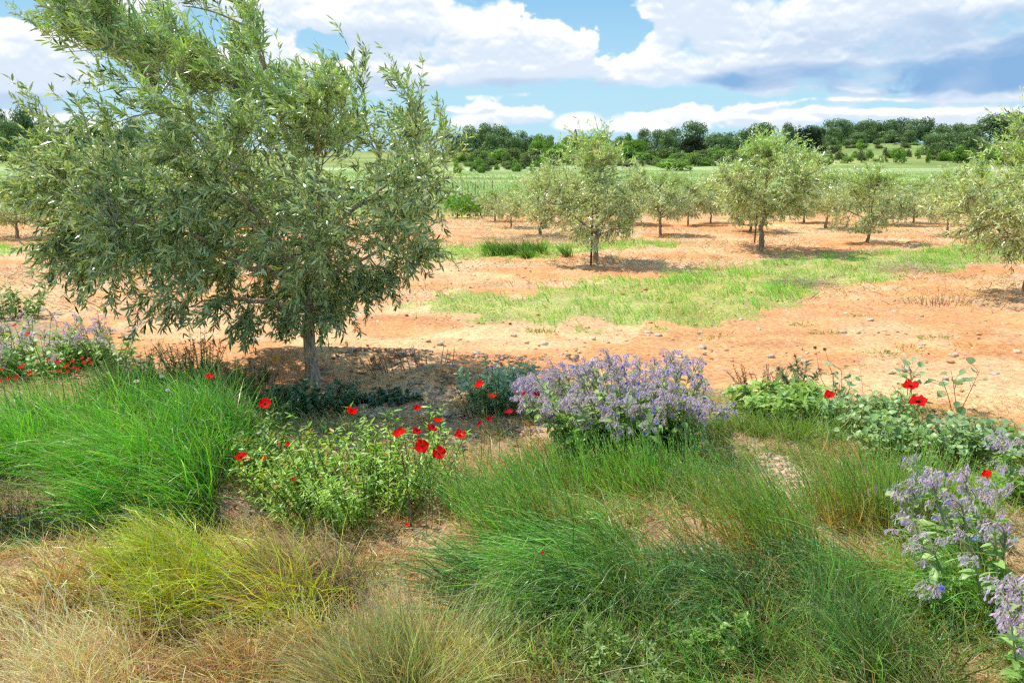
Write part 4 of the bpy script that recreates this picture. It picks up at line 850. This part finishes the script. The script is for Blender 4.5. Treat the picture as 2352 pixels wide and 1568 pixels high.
def poppy(px, py, size, lab, h=.40, cup=.45, face=(0, -.5, .8), K=RED, seed=0, tiny=False, group='red poppies in bloom'):
    r = R(700 + seed); top = np.array(GG(px, py, h)); hd = r.normal() * .05 + .05
    g = np.array([top[0] + hd, top[1] + .02 * r.normal(), 0]); g[2] = zf(g[0], g[1]) - .01
    dist = math.hypot(top[1], CAM_H - top[2]); Rr = size / 2 / FOC * dist * 1.02
    t = thing('poppy', lab, 'poppy', tuple(g), group)
    Nf = nrm(np.array(face, float) + col(-.15, .1, .35) + r.normal(size=3) * .12); u = nrm(np.cross(Nf, col(.3, .2, 1))); q = np.linspace(0, 1, 9)[:, None]
    mid = (g + top) / 2 + col(.04, 0, 0) + r.normal(size=3) * .012
    P = (1 - q) ** 2 * g + 2 * q * (1 - q) * mid + q * q * (top - Nf * .004); sm = MB(); tubes(sm, P, np.linspace(.0022, .0014, 9), col(.20, .28, .10), 5); sm.build('stem', M_LEAF, t, origin=g)
    for i in range(4):
        mb = MB(); petal_grid(mb, top + Nf * .0015 * (i % 2), Nf, u, i * PI / 2 + r.normal() * .12, Rr * (1 if i % 2 else .92) * r.uniform(.9, 1.1), cup * r.uniform(.6, 1.3), K * r.uniform(.88, 1.1), r, dark='dark centre' in lab or 'two large' in lab)
        mb.build('petal', M_PETAL, t, origin=g, smooth=True)
    if not tiny and cup < .5:
        mb = MB(); stones(mb, r, np.array([top + Nf * Rr * .18]), np.array([Rr * .16]), np.array([[.10, .12, .05]])); n = 40; A = nrm(Nf + rdir(r, n) * .9); leaves(mb, np.repeat((top + Nf * .001)[None], n, 0), A, rdir(r, n), Rr * .2, Rr * .04, col(.02, .01, .02), prof=((0, .5), (.7, .6), (1, 1.6)))
        mb.build('flower_centre', M_PETAL, t, origin=g)
POP = [ # px, py, size, height, cup, face, label
    (609, 927, 27, .40, .25, (.1, -.9, .4), 'large flat poppy at the left of the dark weeds, nearest the olive trunk'),
    (806, 950, 28, .42, .9, (.5, -.2, .8), 'tall cupped poppy seen from the side, right below the olive trunk'),
    (959, 941, 19, .40, .7, (0, -.2, .9), 'small cupped poppy against the gravel, above the crowd of poppies'),
    (1006, 968, 23, .42, .5, (0, .2, 1), 'orange red poppy at the top right of the crowd'),
    (990, 987, 24, .42, .7, (.5, -.4, .6), 'crimson folded poppy in the middle of the crowd'),
    (918, 998, 31, .42, .5, (-.2, -.4, .7), 'wide poppy with lifted petal at the left end of the crowd'),
    (954, 995, 22, .40, .8, (.5, -.3, .7), 'half closed poppy between the wide left one and the crimson one'),
    (968, 1024, 31, .40, .1, (.1, -.8, .5), 'largest open poppy at the bottom of the crowd'),
    (1008, 1040, 30, .38, .15, (.3, -.8, .4), 'ragged open poppy, lowest and right of the largest'),
    (1056, 1000, 27, .40, .4, (0, -.5, .8), 'round poppy standing alone right of the crowd'),
    (1101, 885, 23, .42, .5, (0, -.4, .8), 'poppy in front of the grey green thistle, highest on it'),
    (1129, 911, 19, .40, .5, (.3, -.1, .9), 'small poppy just below the highest one on the thistle'),
    (1123, 965, 16, .38, .7, (.4, -.5, .6), 'small dark red poppy, upper of a close pair'),
    (1102, 975, 14, .37, .6, (-.3, -.5, .6), 'small dark red poppy, lower of a close pair'),
    (1169, 948, 20, .38, .4, (0, -.4, .8), 'dark red poppy midway between the thistle and the borage'),
    (1204, 907, 14, .38, .8, (.2, -.3, .9), 'narrow red poppy at the left fringe of the borage'),
    (1232, 905, 20, .38, .4, (.3, -.5, .7), 'brighter poppy just inside the left fringe of the borage'),
    (554, 1051, 28, .38, .45, (.2, -.75, .6), 'open poppy with dark centre at the right edge of the green clump'),
    (605, 1054, 14, .36, .5, (0, -.5, .8), 'tiny poppy right of the open dark centred one'),
    (660, 1022, 13, .34, .5, (0, -.5, .7), 'tiny poppy over the bare soil left of the poppy foliage'),
    (674, 1101, 12, .24, .4, (0, -.5, .8), 'tiny pinkish red poppy among orange leaves'),
    (481, 866, 20, .40, .3, (.2, -.3, .9), 'lone pale red poppy between the daisies and the olive trunk'),
    (2091, 888, 33, .40, .35, (0, -.4, .8), 'upper of the two large poppies on the right'),
    (2108, 923, 38, .38, .25, (0, -.4, .9), 'lower and larger of the two large poppies on the right'),
    (1904, 909, 26, .38, .4, (.2, -.6, .7), 'single poppy over the mallow, left of the large pair'),
    (2267, 1090, 20, .36, .4, (-.2, -.6, .6), 'small ragged poppy among the borage at the right'),
    (1246, 1270, 8, .30, .5, (0, -.4, .8), 'tiny red poppy lost in the swept grass at the centre'),
    (936, 1205, 9, .10, .5, (0, -.4, .8), 'fallen red petal bloom at the foot of the dead stalk')]
for i, (px, py, sz, h, cup, face, lab) in enumerate(POP): poppy(px, py, sz, lab, h, cup, face, seed=i, K=col(.62, .012, .03) if 'crimson' in lab or 'dark red' in lab else col(.72, .02, .03) if 'pinkish' in lab else RED)
LP = [(33, 748, 10), (65, 768, 12), (92, 773, 6), (3, 850, 13), (2, 875, 11), (20, 871, 12), (37, 868, 13), (49, 843, 16), (68, 858, 15), (113, 825, 10), (134, 832, 17), (153, 841, 14), (166, 831, 11), (137, 853, 12), (156, 854, 11), (168, 845, 9), (180, 846, 9), (189, 822, 10), (193, 833, 12), (208, 835, 10), (207, 824, 8)]
for i, (px, py, sz) in enumerate(sorted(LP)): poppy(px, py, sz, 'small orange red poppy in the scattered group at far left, %s from the left' % ordinal(i + 1), .50, .35, (0, -.6, .7), K=col(.75, .04, .015), seed=60 + i, tiny=True, group='small poppies scattered at the far left')
# nodding poppy buds
BUDS = [(661, 929), (636, 960), (709, 970), (741, 968), (776, 974), (793, 946), (836, 937), (888, 957), (896, 944), (906, 974), (1000, 943), (990, 930), (974, 926), (1110, 945), (848, 985), (766, 1000), (870, 1010), (955, 1060), (1035, 1065), (690, 1000), (1640, 1010)]
for i, (px, py) in enumerate(sorted(BUDS)[:-1]):
    r = R(900 + i); tp = np.array(GG(px, py, .36)); g = np.array([tp[0] + .04, tp[1], 0]); g[2] = zf(g[0], g[1]) - .01; t = thing('poppy_bud', 'green nodding poppy bud on a hooked stem, %s from the left' % ordinal(i + 1), 'poppy bud', tuple(g), 'nodding green poppy buds')
    hk = col(.018, 0, .02); P = np.array([g, (g + tp) / 2 + col(.02, 0, 0), tp + hk - col(0, 0, .03), tp + hk, tp + hk * .6 + col(-.006, 0, .012), tp + col(0, 0, .012)]); mb = MB(); tubes(mb, P, np.linspace(.0020, .0013, 6), col(.24, .30, .12), 5); mb.build('stem', M_LEAF, t, origin=g)
    mb = MB(); z = np.linspace(0, 1, 7); tubes(mb, tp + np.stack([0 * z - .003 * z, 0 * z, .012 - z * .026], 1), .0072 * np.sin(z * PI * .94 + .12) + .0006, col(.24, .32, .13), 7); mb.build('bud', M_LEAF, t, origin=g, smooth=True)
# daisies, yellow and purple flowers
def daisy(px, py, lab, kp, kc, size=.017, h=.40, nm='daisy', pet=12, cat='daisy', L=1.0):
    r = R(int(px)); tp = np.array(GG(px, py, h)); g = np.array([tp[0] + .03, tp[1], 0]); g[2] = zf(g[0], g[1]); t = thing(nm, lab, cat, tuple(g)); q = np.linspace(0, 1, 6)[:, None]
    mb = MB(); tubes(mb, g * (1 - q) + tp * q, np.full(6, .0015), col(.16, .24, .08), 4); mb.build('stem', M_LEAF, t, origin=g)
    Nf = nrm(col(.1, -.5, .8) + r.normal(size=3) * .2); u = nrm(np.cross(Nf, col(1, 0, .1))); v = np.cross(Nf, u); an = np.arange(pet) * 2 * PI / pet; A = u * np.cos(an)[:, None] + v * np.sin(an)[:, None]
    mb = MB(); leaves(mb, np.repeat(tp[None], pet, 0), A, np.repeat(Nf[None], pet, 0), size, size * .45, col(*kp), prof=((0, .5), (.6, 1), (1, .5))); mb.build('petal', M_PETAL, t, origin=g)
    mb = MB(); stones(mb, r, (tp + Nf * .003)[None], np.array([size * .4]), np.array([kc])); mb.build('flower_centre', M_PETAL, t, origin=g)
daisy(313, 927 - 52, 'white daisy, left and largest of the daisies under the olive branches', (.85, .85, .82), (.75, .5, .04), .016)
daisy(371, 866 - 2, 'white daisy highest of the three under the olive branches', (.85, .85, .82), (.75, .5, .04), .012)
daisy(385, 895, 'white daisy lowest of the three under the olive branches', (.85, .85, .82), (.75, .5, .04), .012)
daisy(632, 822, 'bright yellow flower beside the olive trunk', (.85, .62, .02), (.8, .55, .02), .020, .30, 'yellow_flower', 12, 'yellow flower')
daisy(308, 844, 'small yellow flower above the left daisy', (.85, .62, .02), (.8, .55, .02), .012, .38, 'yellow_flower', 10, 'yellow flower')
daisy(430, 849, 'tiny yellow flower right of the highest daisy', (.8, .65, .05), (.8, .55, .02), .009, .38, 'yellow_flower', 10, 'yellow flower')
daisy(1130, 842, 'round purple thistle flower on the grey green thistle', (.55, .30, .62), (.5, .25, .6), .018, .40, 'thistle_flower', 22, 'thistle flower')

# ------------------------------------------------------------------ dead stalks, twigs, straw heaps
def stalk(pts, rad, lab, nm='dead_stalk', cat='dry stalk', k=(.20, .13, .08), head=None):
    W = np.array([GG(a, b, h) for a, b, h in pts]); q = np.linspace(0, 1, len(W)); s = np.linspace(0, 1, 14); P = np.stack([np.interp(s, q, W[:, i]) for i in range(3)], 1)
    for _ in range(2): P[1:-1] = (P[:-2] + 2 * P[1:-1] + P[2:]) / 4
    mb = MB(); tubes(mb, P, np.linspace(rad, rad * .35, 14), col(*k), 6)
    if head: leaves(mb, np.repeat(P[-1:], 30, 0), rdir(R(3), 30), rdir(R(4), 30), head, head * .3, col(*k) * .9, prof=LANCE)
    o = mb.build(nm, M_BARK, None, origin=tuple(W[0])); tag(o, lab, cat); return o
stalk([(945, 1216, 0), (940, 1150, .13), (930, 1080, .28), (922, 1045, .36)], .0075, 'dead brown weathered stalk standing right of the poppy foliage')
stalk([(1925, 925, 0), (1885, 872, .16), (1873, 798, .36)], .003, 'left of two thin reddish dry stalks above the dirt track', k=(.30, .12, .07), head=.02)
stalk([(1935, 928, 0), (1915, 872, .14), (1895, 802, .34)], .003, 'right of two thin reddish dry stalks above the dirt track', k=(.30, .12, .07), head=.02)
stalk([(1985, 935, 0), (1978, 860, .2), (1960, 770, .45)], .0016, 'hair thin dry stalk right of the reddish pair', k=(.38, .22, .13))
stalk([(1270, 1560, .02), (1330, 1560, .05), (1420, 1535, .09), (1500, 1525, .12), (1520, 1500, .14)], .0022, 'pale curved dry twig lying along the bottom edge', 'dry_twig', 'twig', (.55, .46, .33))
stalk([(1400, 1575, .02), (1425, 1540, .08), (1450, 1490, .16), (1470, 1450, .20)], .002, 'pale dry twig rising from the curved one at the bottom', 'dry_twig', 'twig', (.55, .46, .33))
stalk([(1290, 1560, .02), (1330, 1500, .08), (1380, 1470, .12)], .002, 'short pale dry twig at the bottom, left of the rising one', 'dry_twig', 'twig', (.55, .46, .33))
stalk([(215, 1545, .02), (222, 1500, .05), (212, 1440, .12)], .003, 'white dry stem upright in the bottom left straw', 'dry_twig', 'twig', (.66, .58, .46))
def heap(px, py, rx, ry, lab, n=260):
    r = R(int(px)); b = GG(px, py); a = r.uniform(0, 2 * PI, n); k = np.sqrt(r.random(n)); x = b[0] + k * np.cos(a) * rx; y = b[1] + k * np.sin(a) * ry; mb = MB()
    blade_set(mb, r, np.stack([x, y, zg(x, y) + .02 + .05 * (1 - k) * r.random(n)], 1), r.uniform(.2, .5, n), nrm(rdir(r, n) * col(1, .5, .25) + col(0, 0, .12)), .2, .3, .006, col(.55, .44, .28), col(.66, .56, .38), col(.7, .6, .42), S=4)
    o = mb.build('straw_heap', M_DRY, None, origin=b); tag(o, lab, 'straw heap')
heap(1850, 655, .45, .25, 'pale straw heap on the grass strip, nearer one'); heap(2085, 622, .5, .22, 'pale straw heap further along the grass strip, right one'); heap(1205, 552, 1.2, .5, 'wide pale straw heap left of the staked olive tree', 500)
# grass tussocks out in the orchard
clump(1215, 585, .9, .35, .36, 5200, 'dense bright green tussock left of the staked olive tree', pal=dict(r=(.10, .16, .03), m=(.10, .24, .035), t=(.16, .32, .06)), w=.007, tufts=20, bend=.4, droop=.4, seeds=0)
clump(1240, 762, .16, .10, .07, 500, 'tiny grass tuft alone on the dirt track', pal=LG, w=.004, tufts=0, bend=.2, spread=1.2, seeds=0)
for i, (px, py) in enumerate([(2090, 800), (2145, 775), (1845, 745), (1895, 765), (1980, 728), (2230, 795), (2020, 812), (1650, 775)]):
    clump(px, py, .16, .10, .06, 260, 'small green weed tuft sprouting on the dirt track, %s from the left' % ordinal(1 + sorted([2090, 2145, 1845, 1895, 1980, 2230, 2020, 1650]).index(px)), pal=LG, w=.0045, bend=.2, spread=1.3, seeds=0, name='weed_tuft', cat='weed', group='small weed tufts on the dirt track')

# ------------------------------------------------------------------ sky
SUN_EL, SUN_AZ = math.radians(60), math.radians(-62)      # azimuth from +Y towards +X
def cloud_map():
    """cloud cover computed over azimuth -45..45 deg and elevation 0..45 deg: R cover, G sunlit share, B heavy grey underside"""
    Wd, Hd = 2048, 1024
    a = np.radians((np.arange(Wd) + .5) / Wd * 90 - 45)[None]; e = np.radians((np.arange(Hd) + .5) / Hd * 45)[:, None]
    a = np.repeat(a, Hd, 0); e = np.repeat(e, Wd, 1)
    def ang(px, py): d = ray(px, py); return math.atan2(d[0], d[1]), math.atan2(d[2], math.hypot(d[0], d[1]))
    def blob(px, py, rx, ry, flat=1.0):
        a0, e0 = ang(px, py); u = (a - a0) * (FOC / rx); v = (e - e0) * (FOC / ry); v = np.where(v < 0, v * flat, v); return 1 - (u * u + v * v)
    wx = (fbm(a * 14, e * 22, 301, 4) - .5) * .025; wy = (fbm(a * 14, e * 22, 302, 4) - .5) * .016; a = a + wx; e = e + wy
    def bil(x, y, s, o=5):
        r_ = 0; am = 1; t = 0
        for k in range(o): r_ = r_ + am * (1 - np.abs(2 * vn(x * 2 ** k, y * 2 ** k, s + k) - 1)); t += am; am *= .55
        return r_ / t
    nz = fbm(a * 10 + 5, e * 16, 311, 7, .55); bl = 1 - bil(a * 26, e * 38, 321)
    CB = [(1290, 125, 140, 85, 1.2), (1180, 70, 170, 70, 1.2), (1060, 100, 300, 110, 1.3), (860, 40, 330, 120, 1.3), (720, 150, 260, 75, 1.3), (1060, 165, 420, 52, 1.5), (10, 150, 170, 110, 1.2), (430, 20, 160, 60, 1.), (1600, 50, 190, 85, 1.2), (1510, 150, 120, 55, 1.3), (1760, 140, 330, 80, 1.2),
          (2000, 60, 460, 150, 1.), (2280, 120, 340, 120, 1.2), (1580, 180, 230, 34, 1.2), (1600, -40, 260, 60, 1.),
          (1200, 268, 110, 50, 2), (1110, 245, 90, 24, 1.5), (1330, 288, 75, 34, 2), (1460, 292, 90, 34, 2), (1590, 270, 130, 50, 2), (1690, 264, 110, 44, 2), (1800, 276, 90, 40, 2), (1900, 264, 110, 30, 2), (2020, 270, 90, 28, 2), (2160, 270, 70, 36, 2), (2250, 276, 80, 42, 2), (1100, 285, 80, 30, 2), (2150, 222, 330, 17, 1), (1930, 212, 230, 12, 1), (60, 300, 200, 50, 1)]
    m = np.full(a.shape, -3.0); sh = np.zeros(a.shape)
    for (px, py, rx, ry, fl) in CB: m = np.maximum(m, blob(px, py, rx, ry, fl))
    hi = (fbm(a * 3.2 + 9, e * 5, 331, 3) - .60) * 4.0; m = np.where(e > ang(1176, -60)[1], np.maximum(m, hi), m)  # unseen clouds above the view, kept thin to lower the ambient light
    m = np.maximum(m, -.9)
    for (px, py, rx, ry, k_) in [(1340, 5, 150, 62, 2.2), (1425, 80, 60, 52, 2.2), (1330, 236, 330, 20, 1.0), (1700, 226, 300, 14, .8), (1950, 245, 250, 10, .6), (480, 60, 60, 45, 1.4), (730, 105, 60, 40, 1.2), (60, 10, 90, 40, 1.2)]: m = m - k_ * sst(-.35, .9, blob(px, py, rx, ry) + (fbm(a * 30, e * 40, 361, 5, .6) - .5) * 2.2)
    D = m * .55 + (nz - .5) * 1.0 + (bl - .45) * .55 + .10
    soft = .13 + .45 * fbm(a * 5, e * 9, 371, 3); cover = np.clip((D + .04) / soft, 0, 1); cover = cover * cover * (3 - 2 * cover)
    Dp = np.clip(D, 0, 1.2)
    occ = np.zeros_like(D)                                  # cloud lying between a point and the light above it
    for k in range(1, 13):
        sft = k * 5; q = np.zeros_like(D); q[:-sft] = Dp[sft:]; q = np.roll(q, k * 2, 1); occ += q * (1.0 if k < 6 else .7)
    lit = np.exp(-occ * .42); lit = np.clip(lit + (Dp - np.roll(Dp, -6, 0)) * 1.6 * (Dp > 0), 0, 1); lit = sst(.0, .75, lit)
    dk = np.zeros_like(D); n2 = fbm(a * 12, e * 34, 341, 6, .55)
    for (px, py, rx, ry, s_) in [(2100, 172, 460, 42, 1.0), (2360, 140, 230, 56, .9), (1860, 182, 300, 24, .8), (1200, 202, 330, 20, .45), (40, 232, 180, 24, .5), (2200, 95, 330, 60, .5), (1900, 100, 200, 40, .25), (780, 190, 260, 18, .3), (900, 90, 200, 24, .2)]:
        dk = np.maximum(dk, sst(-.25, .8, blob(px, py, rx, ry) + (n2 - .5) * 1.6) * s_ * (.62 + .75 * fbm(a * 20, e * 34, 351, 4)))
    img = bpy.data.images.new('cloud_cover', Wd, Hd, float_buffer=True); img.colorspace_settings.name = 'Non-Color'
    img.pixels.foreach_set(np.stack([cover, lit, dk, np.ones_like(D)], -1).astype(np.float32).ravel()); img.update(); return img
def world():
    w = bpy.data.worlds.new('World'); bpy.context.scene.world = w; w.use_nodes = True; nt = w.node_tree; nt.nodes.clear(); N = nt.nodes; Lk = nt.links.new
    def M(op, *v):
        n = N.new('ShaderNodeMath'); n.operation = op
        for i, q in enumerate(v):
            if isinstance(q, (int, float)): n.inputs[i].default_value = q
            else: Lk(q, n.inputs[i])
        return n.outputs[0]
    tc = N.new('ShaderNodeTexCoord'); sx = N.new('ShaderNodeSeparateXYZ'); Lk(tc.outputs['Generated'], sx.inputs[0])
    az = M('ARCTAN2', sx.outputs[0], sx.outputs[1]); el = M('ARCSINE', sx.outputs[2])
    cb = N.new('ShaderNodeCombineXYZ'); Lk(M('ADD', M('MULTIPLY', az, 2 / PI), .5), cb.inputs[0]); Lk(M('MULTIPLY', el, 4 / PI), cb.inputs[1])
    im = N.new('ShaderNodeTexImage'); im.image = cloud_map(); im.extension = 'MIRROR'; im.interpolation = 'Cubic'; Lk(cb.outputs[0], im.inputs['Vector'])
    sp = N.new('ShaderNodeSeparateColor'); Lk(im.outputs['Color'], sp.inputs[0])
    sk = N.new('ShaderNodeTexSky'); sk.sky_type = 'NISHITA'; sk.sun_disc = False; sk.sun_elevation = SUN_EL; sk.sun_rotation = SUN_AZ; sk.air_density = 1.0; sk.dust_density = .6
    def mixc(f, A, B):
        q = N.new('ShaderNodeMix'); q.data_type = 'RGBA'
        for s_, v in (('Factor', f), ('A', A), ('B', B)):
            if isinstance(v, (int, float)): q.inputs[s_].default_value = v
            elif isinstance(v, tuple): q.inputs[s_].default_value = (*v, 1)
            else: Lk(v, q.inputs[s_])
        return q.outputs['Result']
    cc = lambda *c: tuple(v * 10 for v in c)               # in units of background strength 0.1
    cloud = mixc(sp.outputs[1], cc(.74, .84, .97), cc(1.14, 1.15, 1.15))
    cloud = mixc(sp.outputs[2], cloud, cc(.27, .48, .78))
    hz = N.new('ShaderNodeMapRange'); hz.interpolation_type = 'SMOOTHSTEP'; Lk(el, hz.inputs[0]); hz.inputs[1].default_value = .05; hz.inputs[2].default_value = .30
    blue = mixc(hz.outputs[0], cc(.50, .82, 1.0), cc(.15, .47, .88))
    fin = mixc(sp.outputs[0], mixc(.12, blue, sk.outputs[0]), cloud)
    bg = N.new('ShaderNodeBackground'); bg.inputs['Strength'].default_value = .1; Lk(fin, bg.inputs['Color']); o = N.new('ShaderNodeOutputWorld'); Lk(bg.outputs[0], o.inputs['Surface'])
    w.cycles.sampling_method = 'MANUAL'; w.cycles.sample_map_resolution = 256
world()
sun = bpy.data.lights.new('sun', 'SUN'); sun.energy = 5.0; sun.angle = math.radians(.5); sun.color = (1, .96, .88)
so = bpy.data.objects.new('sun', sun); C.objects.link(so)
from mathutils import Vector
sd = Vector((math.sin(SUN_AZ) * math.cos(SUN_EL), math.cos(SUN_AZ) * math.cos(SUN_EL), math.sin(SUN_EL)))
so.rotation_euler = (-sd).to_track_quat('-Z', 'Y').to_euler(); so.location = (0, 0, 30)

cam = bpy.data.cameras.new('camera'); cam.lens = 28; cam.sensor_width = 36; cam.clip_start = .05; cam.clip_end = 5000
co = bpy.data.objects.new('camera', cam); C.objects.link(co); co.location = (0, 0, CAM_H); co.rotation_euler = (PI / 2 - PITCH, 0, 0)
sc = bpy.context.scene; sc.camera = co
sc.view_settings.view_transform = 'Standard'; sc.view_settings.look = 'None'; sc.view_settings.exposure = 0; sc.view_settings.gamma = 1
sc.cycles.use_adaptive_sampling = True; sc.cycles.adaptive_threshold = .03; sc.cycles.adaptive_min_samples = 24; sc.cycles.max_bounces = 4; sc.cycles.diffuse_bounces = 3; sc.cycles.glossy_bounces = 1; sc.cycles.transmission_bounces = 3; sc.cycles.sample_clamp_indirect = 4
sc.cycles.use_denoising = False; sc.cycles.pixel_filter_type = 'BLACKMAN_HARRIS'; sc.cycles.filter_width = 1.3
